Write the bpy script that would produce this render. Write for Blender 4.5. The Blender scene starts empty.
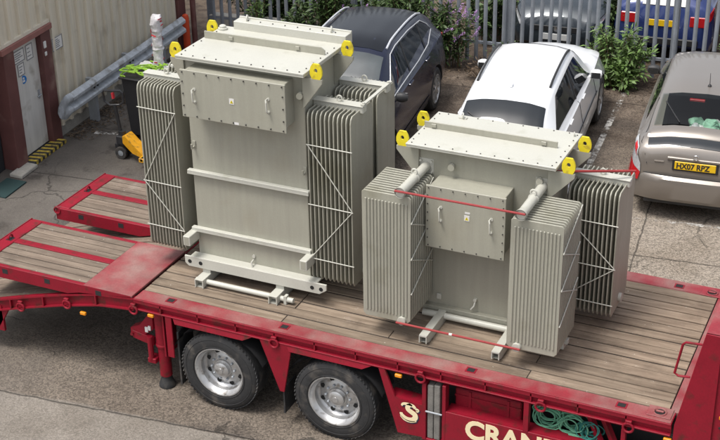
import bpy, bmesh, math, random
import numpy as np
from mathutils import Vector, Matrix, noise
random.seed(7)
R = math.radians
sc = bpy.context.scene
COL = sc.collection

# ------------------------------------------------------------------ camera
cd = bpy.data.cameras.new('camera'); cam = bpy.data.objects.new('camera', cd); COL.objects.link(cam)
CP, CY, CR = .471, -.436, -.017            # pitch down, yaw, roll
fw = Vector((math.sin(CY)*math.cos(CP), math.cos(CY)*math.cos(CP), -math.sin(CP)))
rt = Vector((math.cos(CY), -math.sin(CY), 0)); up = rt.cross(fw)
rt = math.cos(CR)*rt + math.sin(CR)*up; up = rt.cross(fw)
cam.matrix_world = Matrix(((rt.x, up.x, -fw.x, 5.9), (rt.y, up.y, -fw.y, -9.818), (rt.z, up.z, -fw.z, 8.051), (0, 0, 0, 1)))
cd.sensor_width = 36; cd.lens = 66.9; cd.clip_end = 500; cd.clip_start = .1
sc.camera = cam
# ------------------------------------------------------------------ light: a bright overcast day
SUN_EL, SUN_DIR = R(67), Vector((-.45, -.60, 0)).normalized()
w = bpy.data.worlds.new('World'); sc.world = w; w.use_nodes = True
nt = w.node_tree; bg = nt.nodes['Background']
sky = nt.nodes.new('ShaderNodeTexSky'); sky.sky_type = 'NISHITA'; sky.sun_disc = False
sky.sun_elevation = SUN_EL; sky.sun_rotation = math.atan2(SUN_DIR.x, SUN_DIR.y)
sky.dust_density = 4; sky.air_density = 1; sky.ozone_density = 1
hs = nt.nodes.new('ShaderNodeHueSaturation'); hs.inputs['Saturation'].default_value = .35
nt.links.new(sky.outputs[0], hs.inputs['Color']); nt.links.new(hs.outputs[0], bg.inputs[0])
bg.inputs[1].default_value = .15
sd = bpy.data.lights.new('sun', 'SUN'); sd.energy = 1.9; sd.angle = R(20); sd.color = (1, .965, .91)
so = bpy.data.objects.new('sun', sd); COL.objects.link(so)
sv = Vector((SUN_DIR.x*math.cos(SUN_EL), SUN_DIR.y*math.cos(SUN_EL), math.sin(SUN_EL)))
so.rotation_euler = sv.to_track_quat('Z', 'Y').to_euler(); so.location = (0, 0, 20)
sc.view_settings.view_transform = 'Standard'; sc.view_settings.look = 'None'
sc.view_settings.gamma = 1; sc.view_settings.use_curve_mapping = False
sc.view_settings.exposure = .55

# ------------------------------------------------------------------ materials
def mat(name, col, rough=.5, metal=0, var=.12, scale=3.0, fine=0.0, fscale=60, bump=0.0, bscale=40, spec=.5,
        streak=0.0, dirt=None, dirt_amt=0.0, dirt_scale=2.0, coat=0, island=0.0):
    m = bpy.data.materials.new(name); m.use_nodes = True
    n = m.node_tree.nodes; l = m.node_tree.links; b = n['Principled BSDF']
    b.inputs['Roughness'].default_value = rough; b.inputs['Metallic'].default_value = metal
    b.inputs['Specular IOR Level'].default_value = spec
    if coat: b.inputs['Coat Weight'].default_value = coat; b.inputs['Coat Roughness'].default_value = .03
    geo = n.new('ShaderNodeNewGeometry')
    def nz(sc_, det=4, stretch=None):
        t = n.new('ShaderNodeTexNoise'); t.inputs['Scale'].default_value = sc_; t.inputs['Detail'].default_value = det
        if stretch:
            mp = n.new('ShaderNodeMapping'); mp.inputs['Scale'].default_value = stretch
            l.new(geo.outputs['Position'], mp.inputs[0]); l.new(mp.outputs[0], t.inputs['Vector'])
        else: l.new(geo.outputs['Position'], t.inputs['Vector'])
        return t.outputs['Fac']
    val = None
    def add(src, amt):
        nonlocal val
        mr = n.new('ShaderNodeMapRange'); mr.inputs['From Min'].default_value = .25; mr.inputs['From Max'].default_value = .75
        mr.inputs['To Min'].default_value = 1-amt; mr.inputs['To Max'].default_value = 1+amt; l.new(src, mr.inputs[0])
        if val is None: val = mr.outputs[0]
        else:
            mu = n.new('ShaderNodeMath'); mu.operation = 'MULTIPLY'; l.new(val, mu.inputs[0]); l.new(mr.outputs[0], mu.inputs[1]); val = mu.outputs[0]
    if var: add(nz(scale), var)
    if fine: add(nz(fscale, 2), fine)
    if streak: add(nz(6, 3, (3, 3, .25)), streak)
    if island:
        mr = n.new('ShaderNodeMapRange'); mr.inputs['To Min'].default_value = 1-island; mr.inputs['To Max'].default_value = 1+island
        l.new(geo.outputs['Random Per Island'], mr.inputs[0])
        if val is None: val = mr.outputs[0]
        else:
            mu = n.new('ShaderNodeMath'); mu.operation = 'MULTIPLY'; l.new(val, mu.inputs[0]); l.new(mr.outputs[0], mu.inputs[1]); val = mu.outputs[0]
    cs = None
    if dirt:
        mx = n.new('ShaderNodeMix'); mx.data_type = 'RGBA'; mx.inputs['A'].default_value = (*col, 1); mx.inputs['B'].default_value = (*dirt, 1)
        mr = n.new('ShaderNodeMapRange'); mr.inputs['From Min'].default_value = .62-dirt_amt*.3; mr.inputs['From Max'].default_value = .72
        l.new(nz(dirt_scale, 7), mr.inputs[0]); l.new(mr.outputs[0], mx.inputs['Factor']); cs = mx.outputs['Result']
    if val is not None:
        vm = n.new('ShaderNodeVectorMath'); vm.operation = 'SCALE'
        if cs: l.new(cs, vm.inputs[0])
        else: vm.inputs[0].default_value = col
        l.new(val, vm.inputs['Scale']); l.new(vm.outputs[0], b.inputs['Base Color'])
    elif cs: l.new(cs, b.inputs['Base Color'])
    else: b.inputs['Base Color'].default_value = (*col, 1)
    if bump:
        bp = n.new('ShaderNodeBump'); bp.inputs['Strength'].default_value = bump; bp.inputs['Distance'].default_value = .01
        l.new(nz(bscale, 4), bp.inputs['Height']); l.new(bp.outputs[0], b.inputs['Normal'])
    return m
M = {}
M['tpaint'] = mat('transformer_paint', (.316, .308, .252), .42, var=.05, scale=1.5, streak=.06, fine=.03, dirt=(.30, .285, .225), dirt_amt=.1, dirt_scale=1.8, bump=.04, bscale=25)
M['tlit'] = mat('transformer_paint_lit', (.47, .465, .41), .40, var=.05, scale=2.5, fine=.04, dirt=(.41, .405, .345), dirt_amt=.1, dirt_scale=5)  # same paint as the tank, lightened to imitate light on its tops
M['fin'] = mat('radiator_paint', (.316, .308, .252), .48, var=.05, scale=1.5, streak=.08, fine=.04, dirt=(.26, .25, .19), dirt_amt=.15, dirt_scale=2.5)
M['yellow'] = mat('lug_yellow_paint', (.72, .59, .02), .5, var=.10, scale=9, dirt=(.36, .26, .04), dirt_amt=.3, dirt_scale=14)
M['bolt'] = mat('dark_bolt', (.045, .043, .04), .45, metal=.5, var=0)
M['galv'] = mat('galvanised_steel', (.36, .385, .41), .5, metal=.35, var=.16, scale=5, fine=.08, streak=.10)
M['pale'] = mat('dull_galvanised_pale', (.25, .27, .30), .6, metal=.3, var=.16, scale=5, fine=.08, streak=.12)
M['barrier'] = mat('pale_galvanised_barrier', (.46, .49, .52), .5, metal=.25, var=.2, scale=6, fine=.10, streak=.12, dirt=(.2, .19, .17), dirt_amt=.2, dirt_scale=5)
M['hole'] = mat('dark_recess', (.012, .012, .012), .9, var=0)
M['red'] = mat('trailer_red_paint', (.222, .006, .018), .48, spec=.3, var=.12, scale=4, fine=.10, dirt=(.10, .018, .016), dirt_amt=.25, dirt_scale=9, bump=.06, bscale=30)
M['redtop'] = mat('worn_red_plate_paint', (.235, .018, .028), .62, var=.20, scale=3, fine=.12, dirt=(.24, .135, .12), dirt_amt=.85, dirt_scale=3.2, bump=.15, bscale=60)
M['redrod'] = mat('red_oxide_rod', (.28, .03, .03), .5, var=.12, scale=8)
M['chassis'] = mat('black_chassis', (.018, .018, .019), .6, var=.2)
M['rubber'] = mat('tyre_rubber', (.022, .022, .023), .75, var=.2, scale=8, fine=.2, dirt=(.085, .075, .065), dirt_amt=.3, dirt_scale=7)
M['alu'] = mat('wheel_silver', (.50, .50, .50), .38, metal=.75, var=.12, scale=12, dirt=(.2, .18, .16), dirt_amt=.25, dirt_scale=14)
M['amber'] = mat('amber_lens', (.75, .26, .01), .25, var=0)
M['cream'] = mat('cream_lettering', (.78, .66, .42), .5, var=.06, scale=10)
M['navy'] = mat('dark_blue_lettering', (.012, .016, .05), .5, var=0)
M['seamdark'] = mat('dark_seam_shade_grime', (.022, .017, .014), .95, var=.3, scale=5)  # dark bed below the boards: seam shade put into colour, along with gap dirt
M['timber'] = mat('grey_timber', (.17, .16, .145), .85, var=.25, scale=9, fine=.25, fscale=90, island=.3)
M['green_strap'] = mat('green_strap', (.12, .34, .21), .7, var=.2, scale=12)
M['dark_strap'] = mat('dark_green_strap', (.02, .17, .14), .7, var=.3, scale=10)
M['blue_strap'] = mat('blue_strap', (.02, .16, .35), .8, var=.2, scale=12)
M['black'] = mat('black_plastic', (.026, .026, .028), .38, var=.15)
M['truckyellow'] = mat('pallet_truck_yellow', (.70, .33, .01), .45, var=.1, scale=8, dirt=(.2, .12, .03), dirt_amt=.25, dirt_scale=12)
M['lime'] = mat('lime_strap', (.26, .46, .04), .7, var=.15, scale=8)
M['wrap'] = mat('clear_plastic_wrap', (.62, .60, .61), .18, var=.15, scale=25, bump=.6, bscale=30)
M['redlabel'] = mat('red_label', (.55, .04, .05), .4, var=0)
M['paper'] = mat('white_paper', (.66, .65, .63), .7, var=.05)
M['ink'] = mat('printed_ink', (.20, .20, .21), .7, var=0)
M['bluesign'] = mat('blue_sign', (.02, .17, .48), .4, var=0)
M['clad'] = mat('cream_cladding', (.64, .585, .475), .55, var=.06, scale=1.2, streak=.08, dirt=(.50, .45, .36), dirt_amt=.1, dirt_scale=2)
M['oxide'] = mat('red_brown_frame_paint', (.120, .046, .042), .6, var=.15, scale=4, dirt=(.2, .12, .1), dirt_amt=.2)
M['oxide_faded'] = mat('faded_red_lintel', (.25, .105, .09), .65, var=.15, scale=5)
M['door'] = mat('grey_white_door', (.58, .57, .54), .5, var=.05, scale=3, streak=.08, dirt=(.3, .28, .24), dirt_amt=.2, dirt_scale=3)
M['orange'] = mat('orange_post', (.55, .06, .015), .5, var=.15, scale=5)
M['concrete_block'] = mat('pale_concrete', (.36, .34, .30), .9, var=.15, scale=6, fine=.15, bump=.3)
M['white_line'] = None
M['leaf_dark'] = mat('bush_leaf_dark', (.050, .090, .022), .6, var=.25, scale=4, island=.45)
M['leaf'] = mat('bush_leaf', (.105, .175, .045), .55, var=.25, scale=5, island=.45)
M['dry'] = mat('dry_stems', (.16, .105, .06), .9, var=.2, island=.4)
M['purple'] = mat('purple_flower', (.42, .24, .50), .7, var=.2, scale=12)
M['litter'] = mat('leaf_litter', (.10, .070, .045), .95, var=.2, island=.6)
M['pink'] = mat('pink_flower', (.5, .2, .25), .7, var=.2)
M['glass'] = mat('dark_glass', (.012, .015, .018), .04, var=0, spec=.7)
M['rail_silver'] = mat('silver_roof_rail', (.62, .63, .65), .35, metal=.3, var=0)
M['screen_glass'] = mat('windscreen_glass', (.045, .055, .058), .05, var=.3, scale=3, spec=1.0)
M['chrome'] = mat('chrome', (.7, .7, .71), .18, metal=1, var=0)
M['redlens'] = mat('red_lens', (.45, .012, .015), .12, var=0, spec=.6)
M['clearlens'] = mat('clear_lens', (.55, .56, .57), .12, metal=.35, var=.2, scale=30)
M['blackplastic'] = mat('black_trim', (.02, .02, .021), .55, var=0)
M['plate_y'] = mat('yellow_plate', (.80, .50, .01), .35, var=0)
M['plate_w'] = mat('white_plate', (.72, .72, .70), .35, var=0)
M['white_car'] = mat('white_car_paint', (.80, .81, .82), .25, var=.01, coat=.6)
M['navy_car'] = mat('dark_blue_car_paint', (.008, .011, .030), .20, var=.05, metal=.1, coat=.35)
M['navy_roof'] = mat('darkened_navy_roof_paint', (.006, .007, .010), .16, var=.05, spec=.3)  # car's navy paint, darkened in colour to imitate dark reflections on the roof
M['bronze_car'] = mat('bronze_grey_car_paint', (.23, .205, .18), .30, var=.02, metal=.40, coat=.7)
M['grey_car'] = mat('dark_grey_car_paint', (.035, .045, .055), .25, var=.03, metal=.3, coat=.7)
M['blue_car'] = mat('blue_car_paint', (.022, .04, .15), .25, var=.03, metal=.2, coat=.7)
M['maroon_car'] = mat('maroon_car_paint', (.07, .012, .025), .25, var=.03, metal=.2, coat=.7)
M['mint'] = mat('mint_bag', (.32, .55, .40), .6, var=.15, scale=8)
M['interior'] = mat('dark_interior', (.02, .021, .024), .9, var=0)
# see-through rear window glass
gm = bpy.data.materials.new('clear_glass'); gm.use_nodes = True
gn = gm.node_tree.nodes; gl = gm.node_tree.links; gn.remove(gn['Principled BSDF'])
tr = gn.new('ShaderNodeBsdfTransparent'); tr.inputs[0].default_value = (.72, .78, .76, 1)
gs = gn.new('ShaderNodeBsdfGlossy'); gs.inputs['Roughness'].default_value = .03
fr = gn.new('ShaderNodeFresnel'); fr.inputs[0].default_value = 1.5
mxs = gn.new('ShaderNodeMixShader'); gl.new(fr.outputs[0], mxs.inputs[0]); gl.new(tr.outputs[0], mxs.inputs[1]); gl.new(gs.outputs[0], mxs.inputs[2])
gl.new(mxs.outputs[0], gn['Material Output'].inputs[0]); M['clear_glass'] = gm

def N(nodes, t, **kw):
    x = nodes.new(t)
    for k, v in kw.items():
        if k in x.inputs: x.inputs[k].default_value = v
        else: setattr(x, k, v)
    return x
def ground_mat():
    m = bpy.data.materials.new('yard_surface'); m.use_nodes = True
    n = m.node_tree.nodes; l = m.node_tree.links; b = n['Principled BSDF']
    geo = n.new('ShaderNodeNewGeometry'); P = geo.outputs['Position']
    rot = N(n, 'ShaderNodeMapping'); rot.inputs['Rotation'].default_value = (0, 0, R(-6)); l.new(P, rot.inputs[0])
    sep = n.new('ShaderNodeSeparateXYZ'); l.new(rot.outputs[0], sep.inputs[0])
    def noise_(s, d=5, r=.5):
        t = N(n, 'ShaderNodeTexNoise'); t.inputs['Scale'].default_value = s; t.inputs['Detail'].default_value = d; t.inputs['Roughness'].default_value = r
        l.new(P, t.inputs['Vector']); return t.outputs['Fac']
    def rng(src, a, b_, c=0, d=1):
        t = N(n, 'ShaderNodeMapRange'); t.inputs['From Min'].default_value = a; t.inputs['From Max'].default_value = b_
        t.inputs['To Min'].default_value = c; t.inputs['To Max'].default_value = d; l.new(src, t.inputs[0]); return t.outputs[0]
    def math_(op, a, b_=None):
        t = N(n, 'ShaderNodeMath'); t.operation = op
        for i, v in enumerate((a, b_)):
            if v is None: continue
            if isinstance(v, (int, float)): t.inputs[i].default_value = v
            else: l.new(v, t.inputs[i])
        return t.outputs[0]
    def mix(f, a, b_):
        t = N(n, 'ShaderNodeMix'); t.data_type = 'RGBA'
        l.new(f, t.inputs['Factor'])
        for k, v in (('A', a), ('B', b_)):
            if isinstance(v, tuple): t.inputs[k].default_value = (*v, 1)
            else: l.new(v, t.inputs[k])
        return t.outputs['Result']
    wob = math_('MULTIPLY', math_('SUBTRACT', noise_(.8), .5), 2.4)
    # left yard is smooth grey tarmac, the right is exposed-aggregate concrete
    zone = rng(math_('ADD', sep.outputs[0], wob), -3.6, -2.2)
    conc = mix(rng(noise_(1.1, 7), .35, .68), (.118, .096, .076), (.168, .140, .113))
    conc = mix(rng(noise_(.45, 6), .5, .68), conc, (.092, .076, .062))
    tar = mix(rng(noise_(.9, 8, .6), .35, .65), (.082, .072, .063), (.130, .116, .102))
    tar = mix(rng(noise_(2.6, 8, .65), .56, .66), tar, (.055, .048, .042))
    base = mix(zone, tar, conc)
    # a paler smoother slab on the near side
    near = math_('MULTIPLY', rng(math_('ADD', sep.outputs[1], math_('MULTIPLY', wob, .1)), -.32, -.36), 1.0)
    base = mix(math_('MULTIPLY', near, .75), base, mix(rng(noise_(1.6, 7), .35, .65), (.175, .155, .131), (.245, .221, .192)))
    # parking bays by the fence: earthy brown
    bays = math_('MULTIPLY', rng(math_('ADD', sep.outputs[1], wob), 6.6, 8.2), rng(sep.outputs[0], -2.8, -2))
    base = mix(math_('MULTIPLY', bays, .9), base, mix(rng(noise_(2.2, 8, .65), .42, .6), (.075, .056, .042), (.145, .114, .088)))
    byw = rng(math_('ADD', math_('ADD', sep.outputs[0], math_('MULTIPLY', sep.outputs[1], -.015)), math_('MULTIPLY', wob, .22)), -5.75, -6.1)
    byw = math_('MULTIPLY', byw, rng(sep.outputs[1], 4.7, 5.2)); base = mix(math_('MULTIPLY', byw, .8), base, mix(rng(noise_(6, 6), .4, .6), (.045, .034, .026), (.10, .078, .058)))
    stain = rng(noise_(.62, 3), .56, .64); base = mix(math_('MULTIPLY', math_('MULTIPLY', stain, math_('SUBTRACT', 1.0, near)), .5), base, (.062, .052, .044))
    oil = rng(noise_(1.9, 5), .66, .71); base = mix(math_('MULTIPLY', oil, .7), base, (.040, .035, .031))
    soil = rng(math_('ADD', sep.outputs[1], math_('MULTIPLY', wob, .4)), 10.1, 10.6)
    base = mix(soil, base, mix(rng(noise_(5, 6), .4, .6), (.065, .045, .032), (.115, .085, .06)))
    pale = rng(sep.outputs[0], 1.6, 2.6)
    pale = math_('MULTIPLY', pale, rng(math_('ADD', sep.outputs[1], wob), 7.0, 6.2)); pale = math_('MULTIPLY', pale, rng(sep.outputs[1], 2.6, 3.0))
    base = mix(math_('MULTIPLY', pale, .9), base, mix(rng(noise_(1.3, 7), .35, .65), (.21, .175, .138), (.28, .242, .20)))
    # aggregate speckle
    vor = N(n, 'ShaderNodeTexVoronoi'); vor.inputs['Scale'].default_value = 62; l.new(P, vor.inputs['Vector'])
    spk = N(n, 'ShaderNodeSeparateColor'); l.new(vor.outputs['Color'], spk.inputs[0])
    amt = math_('ADD', math_('MULTIPLY', math_('MULTIPLY', zone, math_('SUBTRACT', 1.0, math_('MULTIPLY', near, .65))), .42), .13)
    sp = math_('ADD', 1.0, math_('MULTIPLY', math_('SUBTRACT', spk.outputs[0], .5), math_('MULTIPLY', amt, 1.7)))
    fine = rng(noise_(110, 3), .3, .7, .72, 1.28)
    val = math_('MULTIPLY', sp, fine)
    # joints between the slabs and wandering cracks
    def joint(co, off, per, wd):
        d = math_('ABSOLUTE', math_('SUBTRACT', math_('MODULO', math_('ADD', co, off), per), per/2))
        return rng(d, wd*.4, wd, 1, 0)
    wob2 = math_('MULTIPLY', math_('SUBTRACT', noise_(4), .5), .06)
    jx = math_('MULTIPLY', joint(math_('ADD', sep.outputs[0], wob2), 100+2.0-3.30, 4.0, .014), rng(sep.outputs[0], 1.5, 1.6))
    jy = joint(math_('ADD', sep.outputs[1], wob2), 100+.35+2.5, 5.0, .016)
    cr = N(n, 'ShaderNodeTexVoronoi'); cr.feature = 'DISTANCE_TO_EDGE'; cr.inputs['Scale'].default_value = .55
    dis = N(n, 'ShaderNodeVectorMath'); dis.operation = 'ADD'; nn = N(n, 'ShaderNodeTexNoise'); nn.inputs['Scale'].default_value = 1.6; nn.inputs['Detail'].default_value = 6
    l.new(P, nn.inputs['Vector']); l.new(P, dis.inputs[0]); sc2 = N(n, 'ShaderNodeVectorMath'); sc2.operation = 'SCALE'; sc2.inputs['Scale'].default_value = .9
    l.new(nn.outputs['Color'], sc2.inputs[0]); l.new(sc2.outputs[0], dis.inputs[1]); l.new(dis.outputs[0], cr.inputs['Vector'])
    crk = math_('MULTIPLY', rng(cr.outputs['Distance'], .003, .010, 1, 0), rng(noise_(.5), .52, .58))
    lines = math_('MAXIMUM', math_('MAXIMUM', jx, jy), math_('MULTIPLY', crk, .8))
    val = math_('MULTIPLY', val, math_('SUBTRACT', 1.0, math_('MULTIPLY', lines, .62)))
    vs = N(n, 'ShaderNodeVectorMath'); vs.operation = 'SCALE'; l.new(base, vs.inputs[0]); l.new(val, vs.inputs['Scale'])
    l.new(vs.outputs[0], b.inputs['Base Color'])
    wet = rng(noise_(.7, 6), .45, .65, .82, .62)
    l.new(wet, b.inputs['Roughness']); b.inputs['Specular IOR Level'].default_value = .3
    bp = N(n, 'ShaderNodeBump'); bp.inputs['Strength'].default_value = .5; bp.inputs['Distance'].default_value = .012
    l.new(math_('SUBTRACT', math_('ADD', math_('MULTIPLY', spk.outputs[0], .5), noise_(30, 4)), math_('MULTIPLY', lines, 1.5)), bp.inputs['Height'])
    l.new(bp.outputs[0], b.inputs['Normal'])
    return m
def line_mat():
    m = bpy.data.materials.new('worn_white_paint'); m.use_nodes = True
    n = m.node_tree.nodes; l = m.node_tree.links; b = n['Principled BSDF']; b.inputs['Roughness'].default_value = .8
    geo = n.new('ShaderNodeNewGeometry'); t = N(n, 'ShaderNodeTexNoise'); t.inputs['Scale'].default_value = 14; t.inputs['Detail'].default_value = 8; t.inputs['Roughness'].default_value = .7
    l.new(geo.outputs['Position'], t.inputs['Vector'])
    t2 = N(n, 'ShaderNodeTexNoise'); t2.inputs['Scale'].default_value = 1.3; l.new(geo.outputs['Position'], t2.inputs['Vector'])
    ad = N(n, 'ShaderNodeMath'); ad.operation = 'ADD'; l.new(t.outputs['Fac'], ad.inputs[0]); l.new(t2.outputs['Fac'], ad.inputs[1])
    mr = N(n, 'ShaderNodeMapRange'); mr.inputs['From Min'].default_value = .88; mr.inputs['From Max'].default_value = 1.05; l.new(ad.outputs[0], mr.inputs[0])
    b.inputs['Base Color'].default_value = (.62, .60, .56, 1)
    ts = n.new('ShaderNodeBsdfTransparent'); mx = n.new('ShaderNodeMixShader')
    l.new(mr.outputs[0], mx.inputs[0]); l.new(ts.outputs[0], mx.inputs[2]); l.new(b.outputs[0], mx.inputs[1])
    l.new(mx.outputs[0], n['Material Output'].inputs[0]); return m
def plank_mat(name, c1, c2, c3):
    m = bpy.data.materials.new(name); m.use_nodes = True
    n = m.node_tree.nodes; l = m.node_tree.links; b = n['Principled BSDF']; b.inputs['Roughness'].default_value = .85
    b.inputs['Specular IOR Level'].default_value = .25
    geo = n.new('ShaderNodeNewGeometry'); P = geo.outputs['Position']
    def nz(s, st=(1, 1, 1), d=6, r=.6):
        mp = N(n, 'ShaderNodeMapping'); mp.inputs['Scale'].default_value = st; l.new(P, mp.inputs[0])
        ad = N(n, 'ShaderNodeVectorMath'); ad.operation = 'MULTIPLY_ADD'
        cmb = N(n, 'ShaderNodeCombineXYZ'); l.new(geo.outputs['Random Per Island'], cmb.inputs[2]); l.new(cmb.outputs[0], ad.inputs[0])
        ad.inputs[1].default_value = (0, 0, 9); l.new(mp.outputs[0], ad.inputs[2])
        t = N(n, 'ShaderNodeTexNoise'); t.inputs['Scale'].default_value = s; t.inputs['Detail'].default_value = d; t.inputs['Roughness'].default_value = r
        l.new(ad.outputs[0], t.inputs['Vector']); return t.outputs['Fac']
    def nw(s, d=6, r=.6):
        t = N(n, 'ShaderNodeTexNoise'); t.inputs['Scale'].default_value = s; t.inputs['Detail'].default_value = d; t.inputs['Roughness'].default_value = r
        l.new(P, t.inputs['Vector']); return t.outputs['Fac']
    def rng(src, a, b_, c=0, d=1):
        t = N(n, 'ShaderNodeMapRange'); t.inputs['From Min'].default_value = a; t.inputs['From Max'].default_value = b_
        t.inputs['To Min'].default_value = c; t.inputs['To Max'].default_value = d; l.new(src, t.inputs[0]); return t.outputs[0]
    def mix(f, a, b_):
        t = N(n, 'ShaderNodeMix'); t.data_type = 'RGBA'; l.new(f, t.inputs['Factor'])
        for k, v in (('A', a), ('B', b_)):
            if isinstance(v, tuple): t.inputs[k].default_value = (*v, 1)
            else: l.new(v, t.inputs[k])
        return t.outputs['Result']
    base = mix(rng(nz(3, (.5, 6, 1)), .35, .65), c1, c2)
    base = mix(rng(nw(1.7, 8, .65), .52, .70, 0, .75), base, c3)
    base = mix(rng(nw(2.3, 8, .7), .60, .72, 0, .65), base, (.28, .23, .19))
    base = mix(rng(nw(7, 6, .7), .64, .72, 0, .8), base, (.36, .32, .27))
    base = mix(rng(nw(26, 3, .6), .70, .74, 0, .9), base, (.50, .46, .40))
    g = rng(nz(9, (.8, 14, 1), 4), .3, .7, .84, 1.16)
    isl = rng(geo.outputs['Random Per Island'], 0, 1, .80, 1.18)
    mu = N(n, 'ShaderNodeMath'); mu.operation = 'MULTIPLY'; l.new(g, mu.inputs[0]); l.new(isl, mu.inputs[1])
    vs = N(n, 'ShaderNodeVectorMath'); vs.operation = 'SCALE'; l.new(base, vs.inputs[0]); l.new(mu.outputs[0], vs.inputs['Scale'])
    l.new(vs.outputs[0], b.inputs['Base Color'])
    bp = N(n, 'ShaderNodeBump'); bp.inputs['Strength'].default_value = .45; bp.inputs['Distance'].default_value = .008
    l.new(nz(9, (.8, 14, 1), 4), bp.inputs['Height']); l.new(bp.outputs[0], b.inputs['Normal'])
    return m
M['ground'] = ground_mat(); M['white_line'] = line_mat()
M['plank'] = plank_mat('deck_planks', (.165, .124, .090), (.280, .220, .163), (.108, .081, .060))
M['rplank'] = plank_mat('ramp_planks', (.145, .110, .085), (.230, .182, .140), (.094, .072, .058))

# ------------------------------------------------------------------ mesh helpers
class MB:
    def __init__(s): s.bm = bmesh.new(); s.mi = 0
    def _tag(s, faces):
        for f in faces: f.material_index = s.mi
    def box(s, x0, x1, y0, y1, z0, z1, bev=0):
        r = bmesh.ops.create_cube(s.bm, size=1)['verts']
        for v in r: v.co = Vector((x0+(v.co.x+.5)*(x1-x0), y0+(v.co.y+.5)*(y1-y0), z0+(v.co.z+.5)*(z1-z0)))
        s._fin(r, bev); return s
    def _fin(s, vs, bev):
        fs = set(f for v in vs for f in v.link_faces); s._tag(fs)
        if bev:
            es = list(set(e for v in vs for e in v.link_edges))
            o = bmesh.ops.bevel(s.bm, geom=es, offset=bev, segments=1, affect='EDGES', profile=.5)
            s._tag(o['faces'])
    def bar(s, p, q, wd, ht, bev=0, upv=(0, 0, 1)):
        p, q = Vector(p), Vector(q); d = (q-p); L = d.length; d.normalize(); u = Vector(upv)
        sd = d.cross(u)
        if sd.length < 1e-4: sd = d.cross(Vector((1, 0, 0)))
        sd.normalize(); u = sd.cross(d)
        r = bmesh.ops.create_cube(s.bm, size=1)['verts']
        for v in r: c = v.co.copy(); v.co = (p+q)/2 + d*c.x*L + sd*c.y*wd + u*c.z*ht
        s._fin(r, bev); return s
    def path(s, pts, r, n=8, closed=False, cap=True):
        pts = [Vector(p) for p in pts]; rings = []; m = len(pts)
        rr = r if isinstance(r, (list, tuple)) else [r]*m
        prev = None
        for i, p in enumerate(pts):
            if closed: t = pts[(i+1) % m]-pts[i-1]
            else: t = pts[min(i+1, m-1)]-pts[max(i-1, 0)]
            t.normalize()
            if prev is None:
                a = t.orthogonal().normalized()
            else:
                a = prev-t*prev.dot(t)
                if a.length < 1e-5: a = t.orthogonal()
                a.normalize()
            prev = a; b = t.cross(a)
            rings.append([s.bm.verts.new(p+rr[i]*(math.cos(2*math.pi*k/n)*a+math.sin(2*math.pi*k/n)*b)) for k in range(n)])
        fs = []
        for i in range(m if closed else m-1):
            A, B = rings[i], rings[(i+1) % m]
            for k in range(n): fs.append(s.bm.faces.new((A[k], A[(k+1) % n], B[(k+1) % n], B[k])))
        if not closed and cap:
            fs.append(s.bm.faces.new(list(reversed(rings[0])))); fs.append(s.bm.faces.new(rings[-1]))
        s._tag(fs); return s
    def tube(s, p, q, r, n=10, r2=None): return s.path([p, q], [r, r if r2 is None else r2], n)
    def torus(s, c, ax, Rr, r, n=20, k=8, arc=(0, 1)):
        c, ax = Vector(c), Vector(ax).normalized(); a = ax.orthogonal().normalized()
        if abs(ax.z) < .5: a = Vector((0, 0, 1)).cross(ax).normalized()
        b = ax.cross(a); full = arc == (0, 1); m = n if full else n+1
        pts = [c+Rr*(math.cos(t)*a+math.sin(t)*b) for t in [2*math.pi*(arc[0]+(arc[1]-arc[0])*i/n) for i in range(m)]]
        return s.path(pts, r, k, closed=full)
    def lathe(s, prof, c, ax, n=24):
        c, ax = Vector(c), Vector(ax).normalized(); a = ax.orthogonal().normalized(); b = ax.cross(a); rings = []
        for (r, t) in prof:
            if r < 1e-5: rings.append([s.bm.verts.new(c+ax*t)])
            else: rings.append([s.bm.verts.new(c+ax*t+r*(math.cos(2*math.pi*k/n)*a+math.sin(2*math.pi*k/n)*b)) for k in range(n)])
        fs = []
        for A, B in zip(rings, rings[1:]):
            for k in range(n):
                j = (k+1) % n
                if len(A) == 1 and len(B) == 1: continue
                if len(A) == 1: fs.append(s.bm.faces.new((A[0], B[j], B[k])))
                elif len(B) == 1: fs.append(s.bm.faces.new((A[k], A[j], B[0])))
                else: fs.append(s.bm.faces.new((A[k], A[j], B[j], B[k])))
        s._tag(fs); return s
    def prism(s, poly, vec, bev=0):
        vec = Vector(vec); A = [s.bm.verts.new(Vector(p)) for p in poly]; B = [s.bm.verts.new(Vector(p)+vec) for p in poly]; n = len(A)
        fs = [s.bm.faces.new(list(reversed(A))), s.bm.faces.new(B)]
        for i in range(n): fs.append(s.bm.faces.new((A[i], A[(i+1) % n], B[(i+1) % n], B[i])))
        s._tag(fs)
        if bev: s._fin(A+B, bev)
        return s
    def grid(s, rows):
        V = [[s.bm.verts.new(Vector(p)) for p in r] for r in rows]; fs = []
        for A, B in zip(V, V[1:]):
            for k in range(len(A)-1): fs.append(s.bm.faces.new((A[k], A[k+1], B[k+1], B[k])))
        s._tag(fs); return s
    def quad(s, *pts):
        f = s.bm.faces.new([s.bm.verts.new(Vector(p)) for p in pts]); s._tag([f]); return s
    def outward(s):
        """open car panels: normals away from the cabin's middle line"""
        s.bm.normal_update(); a = 0
        for f in s.bm.faces: c = f.calc_center_median(); a += f.normal.dot(Vector((c.x, 0, c.z-.7)))*f.calc_area()
        if a < 0: bmesh.ops.reverse_faces(s.bm, faces=s.bm.faces)
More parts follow.
